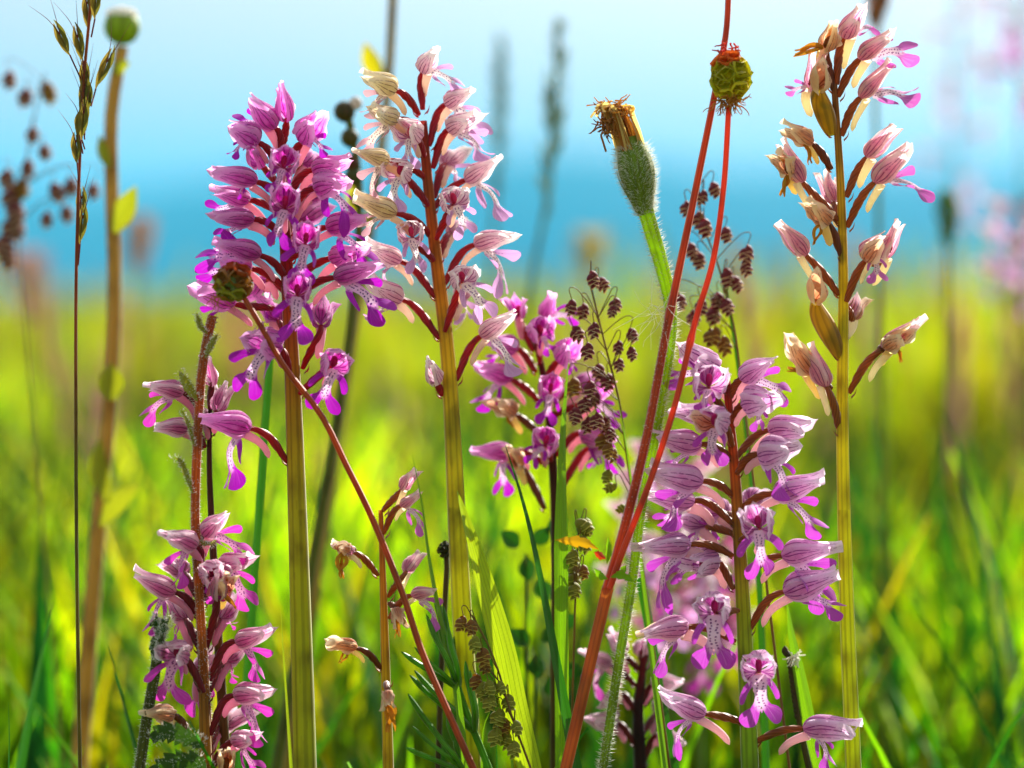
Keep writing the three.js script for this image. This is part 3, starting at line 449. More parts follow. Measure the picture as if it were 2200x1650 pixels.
{ // burnet with two red stalks joined at a leafy node
  const low = line([1216, 1650, 8], [1262, 1450, 8], [1306, 1262, 8]), o = thing('burnet', 'salad burnet with two bright red stalks and a plump red-green head, right of centre', 'burnet', toGround(low)[0].clone().setY(0));
  part(o, 'stem', sweep(toGround(low), 0.0016, { n: 50, m: 14, ribs: 6, amp: 0.1 }), stalkMat([206, 112, 36], { transmission: 0.5 }));
  part(o, 'branch', sweep(line([1304, 1266, 9], [1340, 1140, 9], [1388, 945, 9], [1436, 690, 8], [1492, 420, 7], [1540, 180, 6], [1560, 70, 5], [1566, -30, 4]), (t) => 0.00118 - 0.0005 * t + 0.0002 * Math.exp(-(((t - 0.46) * 60) ** 2)), { n: 120, m: 14, ribs: 5, amp: 0.16 }), redStalk);
  part(o, 'branch', sweep(line([1310, 1264, 12], [1336, 1190, 13], [1398, 1030, 14], [1450, 870, 14], [1494, 690, 13], [1532, 560, 12], [1555, 400, 11], [1566, 226, 10]), (t) => 0.00078 - 0.0001 * t + 0.00025 * Math.exp(-(((t - 0.52) * 70) ** 2)), { n: 120, m: 12, ribs: 4, amp: 0.08 }), scarletStalk);
  { const hp = line([1340, 1140, 9], [1388, 945, 9], [1436, 690, 8]); part(o, 'hair', hairs(hp, () => 0.0011, 420, 0.0006), hairMat).userData.kind = 'stuff'; }
  burnetHead(o, at(1570, 164, 10), 0.0044, 0.0060, [[186, 176, 14], [226, 104, 30], [226, 206, 20]], -0.12, 40);
  part(o, 'stigma', curls(at(1566, 110, 10), 18, 0.003, 0.003, 0.00026), leafMat({ color: C3([214, 60, 40]), transmission: 0.3 }));
  part(o, 'stamen', curls(at(1574, 216, 11), 40, 0.004, 0.0024, 0.0002), strawM);
  part(o, 'stamen', curls(at(1546, 222, 10), 16, 0.004, 0.0014, 0.00018), strawM);
  const lm = leafMat({ color: C3([200, 150, 10]), transmission: 0.5 }), lr = leafMat({ color: C3([210, 60, 20]), transmission: 0.5 }), lg = leafMat({ color: C3([120, 170, 10]), transmission: 0.5 });
  const saw = (n, w) => (t) => w * Math.sin(Math.PI * clamp(t, 0.03, 0.97)) * (0.62 + 0.38 * (1 - (t * n) % 1));
  part(o, 'leaflet', blade(line([1286, 1180, 12], [1256, 1166, 14], [1222, 1162, 15], [1192, 1160, 15]), saw(4, 0.0016), camU.clone(), { n: 40, fold: 0.3 }), lm);
  part(o, 'leaflet', blade(line([1302, 1200, 12], [1288, 1192, 14], [1276, 1186, 15]), saw(3, 0.0012), camU.clone(), { n: 30, fold: 0.3 }), lr);
  part(o, 'leaflet', blade(line([1304, 1212, 12], [1308, 1186, 14], [1306, 1154, 15]), saw(3, 0.0009), camR.clone(), { n: 30, fold: 0.5 }), lg);
  part(o, 'leaflet', blade(line([1312, 1240, 13], [1336, 1236, 15], [1364, 1250, 15]), saw(3, 0.0012), camU.clone(), { n: 30, fold: 0.4 }), lg);
  part(o, 'leaflet', blade(line([1306, 1244, 13], [1290, 1236, 15], [1276, 1222, 15]), saw(3, 0.0011), camU.clone(), { n: 30, fold: 0.4 }), lg);
  part(o, 'leaflet', blade(line([1328, 1236, 8], [1340, 1222, 6], [1346, 1214, 6]), saw(3, 0.0012), camR.clone(), { n: 30, fold: 0.4 }), lg);
}
{ // withered hawkbit head on a hairy green stalk
  const st = line([1296, 1650, 4], [1330, 1420, 4], [1358, 1250, 4], [1380, 1080, 4], [1404, 960, 4], [1426, 830, 4], [1440, 730, 4], [1441, 660, 4], [1424, 580, 4], [1398, 490, 4], [1378, 420, 4]), all = toGround(st);
  const o = thing('hawkbit', 'hairy hawkbit with a withered golden flower head drooping left', 'wildflower', all[0].clone().setY(0));
  const rS = (t) => 0.00125 + 0.0009 * sstep(0.8, 1, t);
  part(o, 'stem', sweep(all, rS, { n: 90, m: 12, ribs: 6, amp: 0.04, color: (t) => mixc(lin([150, 176, 50]), lin([200, 236, 14]), sstep(0.5, 0.8, t)) }), stalkV);
  part(o, 'hair', hairs(all, rS, 3600, 0.0015, { t0: 0.35, t1: 0.99 }), hairMat).userData.kind = 'stuff';
  const hd = line([1386, 462, 4], [1375, 405, 4], [1366, 365, 4], [1357, 325, 4], [1350, 296, 4]), rH = (t) => 0.0020 + 0.0025 * Math.pow(Math.sin(Math.PI * clamp(t * 0.86, 0, 1)), 1.7) + 0.0004 * t;
  part(o, 'flower_head', sweep(hd, (t) => rH(t) * 0.95, { n: 30, m: 20 }), stalkMat([124, 150, 10], { transmission: 0.35 }));
  const cv = new THREE.CatmullRomCurve3(hd), bm = stalkMat([140, 164, 16], { transmission: 0.4 });
  for (let row = 0; row < 3; row++) for (let k = 0; k < 9; k++) {
    const a = (k + row * 0.5) / 9 * 6.2832, t0 = 0.05 + row * 0.16, d = (t) => { const p = cv.getPointAt(t), n = V(Math.cos(a), 0.25 * Math.cos(a), Math.sin(a)); return p.addScaledVector(n, rH(t) * (0.97 + 0.06 * (2 - row))); };
    part(o, 'bract', blade([0, 1, 2, 3].map((i) => d(Math.min(0.98, t0 + i * 0.14))), (t) => 0.0011 * (1 - t * t) + 0.0001, V(-Math.sin(a), 0, Math.cos(a)), { n: 10, m: 4, fold: -0.3 }), bm);
  }
  part(o, 'hair', hairs(hd, rH, 2000, 0.0021, { t0: 0.0, t1: 0.9, thick: 0.000065 }), hairMat).userData.kind = 'stuff';
  const fl = [leafMat({ color: C3([240, 210, 120]), transmission: 0.6 }), leafMat({ color: C3([216, 164, 70]), transmission: 0.6 }), leafMat({ color: C3([170, 104, 30]), transmission: 0.4 })];
  for (let k = 0; k < 46; k++) {
    const a = rnd() * 6.2832, rr = ru(0.3, 1) * 0.0037, lean = ru(0.4, 1.1), p = [at(1356, 326, 4), at(1346, 290, 4), at(1328, 240, 4)].map((q, i) => q.addScaledVector(camR, Math.cos(a) * rr * (0.95 + 0.05 * i)).addScaledVector(camB, Math.sin(a) * rr));
    const e = p[2].clone(); for (let i = 0; i < 4; i++) { e.add(V(rn() * 0.0022 - 0.0006, (0.6 - i * 0.55 * lean) * 0.0016, rn() * 0.002)); p.push(e.clone()); }
    part(o, 'floret', blade(p, (t) => 0.0009 * (1 - 0.65 * t), V(-Math.sin(a), 0, Math.cos(a)), { n: 16, m: 2, turn: ru(-4, 4) }), fl[k % 3]);
  }
  part(o, 'floret', curls(at(1314, 232, 4), 70, 0.0048, 0.003, 0.00024), fl[1]);
  part(o, 'floret', curls(at(1310, 262, 5), 40, 0.0045, 0.0026, 0.00024), fl[2]);
  part(o, 'floret', sweep(line([1328, 294, 8], [1306, 284, 8], [1292, 288, 8], [1296, 306, 8], [1302, 326, 8]), 0.0003, { n: 20, m: 6 }), fl[2]);
  part(o, 'cobweb', curls(at(1412, 668, 6), 16, 0.012, 0.004, 0.00006), hairMat);
}
// hairy stalk with small toothed leaves, left
{
  const st = line([452, 1650, -2], [430, 1300, 6], [420, 1120, 6], [424, 960, 6], [434, 800, 6], [447, 720, 6], [457, 678, 6]), all = toGround(st), o = thing('hairy_stalk', 'brown hairy stalk with curled little leaves rising beside the magenta orchid', 'stalk', all[0].clone().setY(0));
  const rS = () => 0.00115;
  part(o, 'stem', sweep(all, rS, { n: 70, m: 12, ribs: 5, amp: 0.1, color: (t) => mixc(lin([206, 156, 40]), lin([196, 104, 46]), t) }), stalkV);
  part(o, 'hair', hairs(all, rS, 2600, 0.0008, { t0: 0.3, t1: 1, lift: -0.1 }), hairMat).userData.kind = 'stuff';
  const lm = bladeMat([160, 160, 20]), saw = (w, n) => (t) => w * Math.sin(Math.PI * clamp(t * 0.94 + 0.04, 0.02, 0.98)) * (0.7 + 0.3 * (1 - (t * n) % 1));
  for (const [p, w] of [[[[424, 862], [404, 832], [384, 796]], 0.0016], [[[418, 960], [404, 910], [389, 880]], 0.0007], [[[414, 1060], [400, 1020], [384, 988], [360, 986]], 0.0009], [[[440, 770], [452, 744], [468, 716]], 0.001], [[[446, 718], [432, 704], [422, 672]], 0.0009], [[[428, 1160], [448, 1172], [466, 1160]], 0.001]]) {
    const L = line(...p.map(([x, y], i) => [x, y, 8 + i])); part(o, 'leaf', blade(L, saw(w, 5), camR.clone(), { n: 34, fold: 0.35 }), lm);
    part(o, 'hair', hairs(L, () => w * 0.8, 160, 0.0007), hairMat).userData.kind = 'stuff';
  }
}
{ // low dark hairy weed with jagged leaves
  const st = line([300, 1650, 10], [316, 1540, 10], [330, 1460, 10], [344, 1370, 10], [348, 1330, 10]), all = toGround(st), o = thing('hairy_weed', 'dark hairy weed with jagged green leaves at the bottom left', 'weed', all[0].clone().setY(0));
  const rS = () => 0.0014, lm = bladeMat([60, 96, 16], { transmission: 0.35 });
  part(o, 'stem', sweep(all, rS, { n: 50, m: 12, ribs: 5, amp: 0.1, color: (t) => mixc(lin([130, 90, 40]), lin([100, 116, 26]), t) }), stalkV);
  part(o, 'hair', hairs(all, rS, 1500, 0.0009, { t0: 0.4, lift: 0.1 }), hairMat).userData.kind = 'stuff';
  const saw = (w, n) => (t) => w * Math.pow(Math.sin(Math.PI * clamp(t * 0.9 + 0.06, 0.02, 0.98)), 0.7) * (0.55 + 0.45 * (1 - (t * n) % 1));
  for (const [p, w, n] of [[[[326, 1590], [350, 1572], [390, 1576], [440, 1604]], 0.0034, 6], [[[324, 1660], [380, 1640], [430, 1640], [446, 1660]], 0.0046, 6], [[[344, 1352], [334, 1336], [338, 1318]], 0.0019, 3], [[[346, 1352], [360, 1340], [366, 1322]], 0.0019, 3], [[[342, 1420], [330, 1400], [330, 1366]], 0.0012, 4], [[[344, 1380], [352, 1360], [350, 1330]], 0.0016, 4]]) {
    const L = line(...p.map(([x, y], i) => [x, y, 12 + 2 * i])); part(o, 'leaf', blade(L, saw(w, n), camU.clone().addScaledVector(camR, 0.4).addScaledVector(camB, 0.4), { n: 50, fold: 0.3 }), lm);
    part(o, 'hair', hairs(L, () => w * 0.6, 220, 0.0008), hairMat).userData.kind = 'stuff';
  }
}
// ---- grass blades that stand out one by one
const bladeA = bladeMat([140, 196, 14]), bladeB = bladeMat([50, 120, 12], { transmission: 0.45 }), bladeC = bladeMat([186, 210, 24]), stalkG = stalkMat([52, 96, 18], { transmission: 0.35 });
function grassBlade(label, pts, w, m, o = {}) {
  const L = line(...pts), all = toGround(L), t = thing('grass_leaf', label, 'grass blade', all[0].clone().setY(0));
  part(t, 'blade', blade(all, w, (o.side ?? camR).clone().addScaledVector(camB, o.yaw ?? 0), { n: 60, fold: o.fold ?? 0.25, turn: o.turn ?? 0 }), m); return t;
}
const tip = (w, k = 0.6) => (t) => w * Math.min(1, Math.pow(Math.max(0, (1 - t) / k), 0.8)) + 0.00004;
grassBlade('broad upright ribbed grass blade with a yellowing tip in front of the dark-stemmed orchid', [[1208, 1650, -6], [1206, 1300, -6], [1206, 1050, -6], [1211, 900, -6], [1222, 770, -6]], (t) => 0.00185 * Math.min(1, (1 - t) * 5.2 + 0.01), bladeA);
grassBlade('dark slanting grass blade meeting the broad blade at its foot', [[1236, 1650, -2], [1190, 1400, -2], [1148, 1180, -2], [1118, 1060, -2], [1084, 952, -2]], tip(0.0026, 0.62), bladeB, { yaw: 0.5 });
grassBlade('wide yellow-green ribbed blade curving up between the pale orchid and the quaking grass', [[1136, 1650, 4], [1104, 1520, 4], [1080, 1400, 3], [1054, 1300, 2], [1020, 1180, 1], [982, 1054, 0]], (t) => 0.0034 * Math.pow(Math.sin(Math.PI * clamp((t - 0.5) / 0.5, 0.2, 0.999)), 0.8) + 0.0001, bladeC, { yaw: 0.2 });
grassBlade('thin pointed blade touching the withered orchid flowers', [[1000, 1650, 0], [980, 1480, 0], [950, 1350, 2], [922, 1200, 6], [906, 1080, 8], [886, 976, 8]], (t) => 0.0010 * Math.min(1, (1 - t) * 3) + 0.00005, bladeA);
grassBlade('narrow blade beside the quaking grass spikelets', [[1376, 1200, -12], [1362, 1080, -12], [1346, 960, -12], [1326, 852, -12]], (t) => 0.0008 * Math.min(1, (1 - t) * 3) + 0.00005, bladeA);
grassBlade('short dark blade at the lower left edge', [[18, 1680, -4], [20, 1590, -4], [18, 1508, -4]], tip(0.0007), bladeB);
grassBlade('dewy out-of-focus blade leaning at the lower left', [[40, 1660, -45], [70, 1500, -45], [96, 1380, -45], [116, 1290, -45]], tip(0.003), bladeB, { yaw: 0.3 });
grassBlade('thin dark blade slanting left of the lowest rose-pink orchid', [[290, 1600, -30], [260, 1490, -30], [232, 1380, -30]], tip(0.0018), bladeB);
grassBlade('dark narrow grass stalk behind the magenta orchid stem', [[540, 1330, -26], [552, 1160, -26], [566, 960, -26], [580, 760, -26]], (t) => 0.0015 * (1 - 0.3 * t), bladeB);
grassBlade('short bright blade tip beside the magenta orchid stem', [[614, 1480, -10], [608, 1390, -10], [604, 1310, -10]], tip(0.0009), bladeC);
grassBlade('grass blade tip rising at the bottom centre', [[1180, 1680, -4], [1200, 1630, -4], [1206, 1578, -4]], tip(0.0012), bladeA);
grassBlade('dark blue-green stalk behind the lilac orchid', [[1646, 1650, -28], [1634, 1300, -28], [1612, 1000, -28], [1588, 800, -28], [1572, 690, -28], [1556, 600, -28]], (t) => 0.0018 * (1 - 0.75 * t), bladeB);
grassBlade('short green leaf behind the lilac orchid low at right', [[1712, 1420, -10], [1700, 1360, -10], [1692, 1300, -10]], (t) => 0.0016 * Math.sin(Math.PI * clamp((t - 0.7) / 0.3, 0.1, 0.98)) + 0.0002, bladeA);
grassBlade('dark green grass stalk behind the low dusky orchid', [[1450, 1650, -20], [1420, 1500, -20], [1400, 1380, -20], [1376, 1240, -20]], (t) => 0.0013, bladeB);
for (let i = 0; i < 5; i++) grassBlade(['first', 'second', 'third', 'fourth', 'fifth'][i] + ' slim blade from the left in the tuft under the quaking grass', [[1000 + i * 34, 1670, -8], [1012 + i * 28, 1580 - 20 * (i % 2), -8], [1030 + i * 22, 1500 + 30 * (i % 3), -8]], tip(0.0012), i % 2 ? bladeA : bladeB);

// ---- horsetail: a jointed stalk with whorls of thin ridged branches
{
  const st = line([1050, 1650, -4], [1006, 1540, -4], [985, 1480, -4], [966, 1400, -4], [948, 1330, -4], [938, 1290, -4]), all = toGround(st), o = thing('horsetail', 'green horsetail with brush-like branches at the bottom, left of the wide grass blade', 'horsetail', all[0].clone().setY(0)), m = stalkMat([104, 176, 16], { transmission: 0.5 });
  part(o, 'stem', sweep(all, 0.0009, { n: 60, m: 12, ribs: 6, amp: 0.12 }), m);
  for (const [x, y, a] of [[985, 1480, [[916, 1320], [930, 1330], [942, 1340], [962, 1350], [976, 1366], [890, 1390], [862, 1400], [952, 1300], [938, 1286]]], [1020, 1575, [[880, 1450], [890, 1440], [924, 1470], [1000, 1420], [1010, 1440]]], [1000, 1660, [[876, 1490], [886, 1560], [928, 1560], [872, 1606], [976, 1590], [960, 1540]]]]) for (const [ex, ey] of a) {
    const z = ru(-8, 6); part(o, 'branch', sweep(line([x, y, -4], [lerp(x, ex, 0.4) + 6, lerp(y, ey, 0.35), z], [lerp(x, ex, 0.75), lerp(y, ey, 0.72), z], [ex, ey, z]), capped(0.00062, 0.05, 0.15), { n: 30, m: 8, ribs: 4, amp: 0.22 }), m);
  }
}
// ---- quaking grass: hanging spikelets of overlapping scales on hair-thin branches
const scaleTex = (c, rim) => tex(64, 64, (g, w, h) => { g.fillStyle = rgb(c); g.fillRect(0, 0, w, h); for (let i = 0; i < 120; i++) { g.fillStyle = rgb(i % 2 ? mixc(c, [20, 0, 10], 0.5) : mixc(c, [255, 200, 160], 0.4), 0.25); g.fillRect(rnd() * w, rnd() * h, 2, 7); } const gr = g.createLinearGradient(0, 0, 0, h); gr.addColorStop(0, rgb(rim, 1)); gr.addColorStop(0.1, rgb(rim, 0.9)); gr.addColorStop(0.2, rgb(rim, 0)); g.fillStyle = gr; g.fillRect(0, 0, w, h); });
const SCALES = { plum: leafMat({ map: scaleTex([120, 34, 44], [250, 220, 170]), transmission: 0.45, roughness: 0.7 }), brown: leafMat({ map: scaleTex([140, 90, 20], [226, 196, 90]), transmission: 0.5, roughness: 0.7 }), green: leafMat({ map: scaleTex([130, 130, 22], [210, 200, 90]), transmission: 0.4, roughness: 0.7 }) };
function spikelet(top, ax, size, wide, yaw) {
  const s0 = ax.clone().cross(camB).normalize(), side = s0.clone().multiplyScalar(Math.cos(yaw)).addScaledVector(camB, Math.sin(yaw)), dep = ax.clone().cross(side), g = [], N = 6;
  for (let i = 0; i < N; i++) {
    const sg = i % 2 ? 1 : -1, t = i / N, a0 = t * 0.74, R0 = wide * (0.5 + 0.52 * Math.sin(Math.PI * Math.min(1, t * 0.75 + 0.2))) * (1 - 0.5 * t * t), hgt = 0.44 * (1 - 0.25 * t);
    g.push(grid(8, 5, (u, v, q) => { const f = (u - 0.5) * Math.PI * 1.16, b = Math.pow(Math.sin(v * 1.9), 0.6) * (1 - 0.06 * v); q.copy(top).addScaledVector(ax, (a0 + v * hgt * (0.72 + 0.28 * Math.cos(f))) * size).addScaledVector(side, sg * Math.cos(f) * R0 * b * size).addScaledVector(dep, Math.sin(f) * R0 * 0.86 * b * size); q.u = u; q.v = v; }));
  }
  return mergeGeometries(g);
}
function quaking(label, foot, axis, list, size, kind, z) {
  const L = line(...axis.map(([x, y]) => [x, y, z])), all = toGround(line(foot, ...axis.slice(0, 1).map(([x, y]) => [x, y, z]))), o = thing('quaking_grass', label, 'quaking grass', all[0].clone().setY(0)), bm = stalkMat([150, 110, 40], { transmission: 0.4 });
  const cv = new THREE.CatmullRomCurve3([...all, ...L.slice(1)], false, 'centripetal');
  part(o, 'stem', sweep(cv, (t) => 0.00055 - 0.0003 * t, { n: 80, m: 7 }), bm);
  for (const [x, y, lean = 0, sz = 1, k = kind] of list) {
    const zz = z + ru(-4, 4), top = at(x, y, zz), ax = V(Math.sin(lean), -Math.cos(lean), 0.15 * rn()).normalize();
    part(o, 'spikelet', spikelet(top, ax, size * sz * 1.12 / 1000, ru(0.36, 0.44), ru(-0.6, 0.6)), SCALES[k]);
    let best = null, bd = 1e9; for (let i = 30; i <= 60; i++) { const p = cv.getPointAt(i / 60), d = p.distanceTo(top) + Math.max(0, p.y - top.y + 0.002) * 3; if (d < bd) { bd = d; best = p; } }
    const arch = top.clone().addScaledVector(UP, 0.0018 + bd * 0.12), mid = best.clone().lerp(arch, 0.55).addScaledVector(UP, bd * 0.12);
    part(o, 'branch', sweep([best, mid, arch.clone().lerp(mid, 0.25).addScaledVector(UP, 0.0006), arch.clone().addScaledVector(camR, (top.x - best.x) * 0.1), top.clone().addScaledVector(ax, size * 0.00005)], 0.00014, { n: 22, m: 5 }), bm);
  }
}
quaking('quaking grass with many plum-coloured spikelets beside the broad grass blade', [1392, 1300, -14], [[1376, 1180], [1348, 990], [1330, 860], [1300, 740], [1268, 610]], [[1270, 580, 0.2, 1.1], [1284, 596, 0.6, 1], [1322, 638, 0], [1318, 656, -0.2, 0.8], [1229, 642, -0.1, 1.05], [1254, 650, -0.1, 1.05], [1276, 690, 0, 1.1], [1230, 700, 0.5, 1.1], [1262, 734, 0, 1.15], [1353, 704, 0.3, 0.95], [1330, 730, -0.1, 0.95], [1354, 744, 0.2, 0.9], [1330, 768, 0, 0.9], [1286, 780, 0, 1.1], [1306, 800, 0, 1.15], [1268, 816, 0, 1.1], [1232, 810, 0, 1.2, 'brown'], [1284, 842, -0.4, 1], [1256, 850, 0, 1.1], [1236, 874, 0, 1.1], [1282, 884, 0, 1.1], [1264, 894, -0.1, 1.1], [1300, 892, 0, 1.1], [1310, 916, 0.1, 1], [1292, 930, 0, 1, 'brown'], [1306, 948, 0, 1, 'brown'], [1316, 960, 0, 1, 'brown'], [1310, 1008, -0.3, 0.9, 'green'], [1326, 1040, -1.1, 0.9, 'green'], [1350, 1086, -1.1, 0.8, 'green']], 4.4, 'plum', -14);
quaking('quaking grass with grey-brown spikelets showing behind the two red stalks', [1590, 800, -24], [[1580, 720], [1562, 640], [1540, 560], [1510, 480], [1500, 400]], [[1530, 390, 0.3, 1], [1512, 406, -0.2, 1], [1500, 452, 0, 1.15], [1512, 468, 0.1, 1.2], [1474, 430, 0, 1], [1558, 486, 0.1, 1], [1482, 520, 0.2, 1.1], [1502, 540, 0, 1.1], [1606, 524, -0.1, 1.25], [1600, 560, 0.2, 1], [1560, 574, 0.1, 1.2], [1574, 592, 0.4, 1.1], [1542, 626, 0, 1.15], [1556, 640, 0.3, 1.1], [1506, 640, 0, 1.1], [1530, 656, 0.1, 1.2], [1490, 664, 0, 1.1], [1460, 630, 0, 1.1], [1538, 700, -0.2, 1.3, 'brown'], [1552, 720, 0.2, 1.3, 'brown'], [1526, 704, 0, 1.1, 'brown']], 4.5, 'plum', -26);
quaking('olive quaking grass hanging against the wide yellow-green blade', [1140, 1650, 6], [[1100, 1540], [1070, 1440], [1046, 1380], [1014, 1322]], [[996, 1322, -0.3, 1, 'brown'], [1012, 1330, 0, 1, 'brown'], [1018, 1364, 0.1, 1.1], [1036, 1390, 0.1, 1.1, 'brown'], [1040, 1416, 0.1, 0.9, 'brown'], [1022, 1446, 0, 1, 'brown'], [1036, 1464, 0.1, 1.2], [1048, 1460, 0.2, 1], [1054, 1490, -0.1, 1.1], [1070, 1462, 0.3, 0.9], [1090, 1490, 0.1, 1.1, 'green'], [1072, 1520, -0.1, 1.2], [1084, 1540, 0, 1.2, 'brown'], [1066, 1560, -0.1, 1.2, 'green'], [1088, 1568, 0, 1.2], [1106, 1546, 0.2, 1], [1104, 1590, 0, 1.1]], 4.3, 'green', 6);
quaking('small cluster of olive quaking grass beside the broad upright blade', [1230, 1500, -10], [[1236, 1300], [1240, 1200], [1244, 1126]], [[1236, 1118, 0.9, 1.2], [1258, 1112, 0.1, 1.1], [1246, 1150, 0.4, 1.1], [1230, 1178, 0, 1.1], [1236, 1204, 0, 1.2], [1232, 1226, 0, 1.1], [1252, 1212, 0.1, 0.9, 'brown'], [1234, 1250, 0, 1]], 4.6, 'green', -10);
quaking('blurred quaking grass with pinkish spikelets at the far left edge', [60, 760, -120], [[50, 640], [40, 500], [60, 330], [90, 170]], [[96, 174, 0.3, 1.3, 'brown'], [58, 188, -0.2, 1.1], [20, 150, 0, 1.1], [90, 308, 0.3, 1], [60, 340, 0, 1.1], [14, 360, 0, 1.2], [46, 380, 0, 1.3, 'brown'], [20, 400, 0, 1.3], [110, 392, 0.5, 1.2], [34, 430, 0, 1.4], [24, 460, 0, 1.4], [146, 380, 0.3, 1.1], [100, 452, 0, 1], [70, 270, 0, 1], [8, 500, 0, 1.4], [18, 530, 0, 1.3], [38, 466, 0, 1.3], [140, 440, 0.2, 1], [200, 390, 0, 1]], 5.6, 'plum', -120);
// ---- oat grass, left
{
  const st = line([172, 1650, -4], [166, 1300, -4], [163, 900, -4], [164, 580, -4], [170, 380, -4], [178, 200, -4], [190, 60, -4], [200, -40, -4]), all = toGround(st), o = thing('oat_grass', 'slender oat grass with long awned spikelets standing at the left', 'grass', all[0].clone().setY(0));
  part(o, 'stem', sweep(all, (t) => 0.0006 - 0.0002 * t, { n: 70, m: 8, color: (t) => mixc(lin([132, 120, 30]), lin([170, 90, 30]), sstep(0.6, 0.8, t)) }), stalkV);
  const gm = [leafMat({ map: scaleTex([140, 120, 40], [236, 226, 190]), transmission: 0.5 }), leafMat({ map: scaleTex([112, 108, 30], [226, 214, 160]), transmission: 0.5 })], rm = stalkMat([150, 40, 40], { transmission: 0.4 });
  const spk = [[150, 118, 112, 40, 174, 170], [178, 130, 158, 44, 182, 160], [190, 62, 184, -30, 186, 120], [204, 40, 206, -40, 196, 80], [206, 190, 246, 92, 196, 228], [184, 210, 178, 118, 184, 280], [178, 256, 182, 150, 182, 300], [170, 290, 172, 232, 178, 330], [166, 350, 160, 274, 170, 400], [176, 300, 182, 200, 182, 320], [172, 470, 176, 396, 168, 560], [172, 524, 180, 430, 168, 570], [182, 250, 190, 170, 182, 290]];
  for (const [bx, by, tx, ty, jx, jy] of spk) {
    const z = -4 + ru(-3, 4), b = at(bx, by, z), e = at(tx, ty, z), ax = e.clone().sub(b), g = [], sd = ax.clone().cross(camB).normalize();
    const sp = sub(o, 'spikelet', b);
    part(sp, 'branch', sweep([at(jx, jy, -4), at(jx, jy, z).lerp(b, 0.6), b], 0.00022, { n: 12, m: 6 }), rm);
    for (let k = 0; k < 4; k++) { const s = (k % 2 ? 1 : -1) * 0.00022 * (1 + k * 0.3), t0 = 0.08 * k; part(sp, 'glume', blade([b.clone().addScaledVector(ax, t0), b.clone().addScaledVector(ax, t0 + 0.3).addScaledVector(sd, s * 1.3), b.clone().addScaledVector(ax, t0 + 0.55).addScaledVector(sd, s), b.clone().addScaledVector(ax, Math.min(1, t0 + 0.72)).addScaledVector(sd, s * 0.5)], (t) => 0.00078 * Math.sin(Math.PI * clamp(t * 0.9 + 0.07, 0, 0.99)), k % 2 ? sd.clone().addScaledVector(camB, 0.7) : sd.clone().addScaledVector(camB, -0.5), { n: 12, m: 6, fold: 0.8 }), gm[k % 2]); }
    for (let k = 0; k < 2; k++) part(sp, 'awn', sweep([b.clone().addScaledVector(ax, 0.55), b.clone().addScaledVector(ax, 1).addScaledVector(sd, (k - 0.5) * 0.002), b.clone().addScaledVector(ax, 1.55).addScaledVector(sd, (k - 0.5) * 0.006 - 0.001)], (t) => 0.00012 * (1.2 - t), { n: 10, m: 5 }), rm);
  }
}
// ---- dark dried stalks
{
  const a = line([1738, 1650, -12], [1716, 1540, -12], [1706, 1450, -12], [1698, 1400, -12]), o = thing('plantain_stalk', 'dark dried seed stalk with a white tip beside the lowest lilac flowers', 'seed stalk', toGround(a)[0].clone().setY(0));
  part(o, 'stem', sweep(toGround(a), (t) => 0.00085, { n: 40, m: 10 }), darkStalk);
  const m = stalkMat([70, 60, 20], { transmission: 0.2 });
  for (let i = 0; i < 26; i++) { const t = i / 26, p = at(lerp(1718, 1699, t), lerp(1545, 1408, t), -12), s = i % 2 ? 1 : -1; part(o, 'seed', sweep([p.clone(), p.clone().addScaledVector(camR, s * 0.0008).addScaledVector(UP, 0.0008), p.clone().addScaledVector(camR, s * 0.0007).addScaledVector(UP, 0.002)], capped(0.00075, 0.3, 0.4), { n: 6, m: 7 }), m); }
  part(o, 'flower_head', curls(at(1708, 1412, -10), 20, 0.003, 0.0012, 0.0003), hairMat);
  part(o, 'seed', sweep(line([1700, 1410, -11], [1688, 1402, -11], [1686, 1388, -11]), capped(0.0009, 0.3, 0.3), { n: 8, m: 8 }), m);
}
{
  const a = line([944, 1560, -16], [950, 1400, -16], [958, 1260, -16], [960, 1200, -16], [956, 1176, -16], [944, 1180, -14]), o = thing('dried_bud', 'dark nodding dried bud on a thin stalk against the pale orchid stem', 'dried bud', toGround(a)[0].clone().setY(0));
  part(o, 'stem', sweep(toGround(a), 0.00075, { n: 50, m: 8 }), darkStalk);
  burnetHead(o, at(956, 1180, -15), 0.0018, 0.0022, [[58, 62, 30], [40, 40, 24], [80, 80, 30]], 0.5, 12);
}
// ---- clover leaves in the soft middle distance
for (const [label, x, y, z] of [['dark clover leaves left of the slanting dark blade', 1130, 1190, -55], ['dark clover leaves low behind the slanting dark blade', 1150, 1400, -55]]) {
  const c = at(x, y, z), o = thing('clover', label, 'clover', V(c.x, 0, c.z)), m = bladeMat([44, 104, 20], { transmission: 0.35 });
  part(o, 'stem', sweep([V(c.x + 0.01, 0, c.z), c.clone().addScaledVector(UP, -0.03), c], 0.0006, { n: 16, m: 6 }), greenStalk);
  for (const [dx, dy, r] of [[-0.002, 0.002, 2.4], [0.002, 0.003, 0.8], [0, -0.001, -1.4], [0.006, 0.007, 0.6], [0.008, -0.004, -0.3], [0.004, -0.007, -1.2]]) { const b = c.clone().add(V(dx, dy, 0)), d = V(Math.cos(r), Math.sin(r), 0.2); part(o, 'leaflet', blade([b, b.clone().addScaledVector(d, 0.003), b.clone().addScaledVector(d, 0.0065)], (t) => 0.0026 * Math.sin(Math.PI * clamp(t * 0.88 + 0.06, 0, 1)), V(-Math.sin(r), Math.cos(r), 0.3), { n: 10, fold: 0.4 }), m); }
}

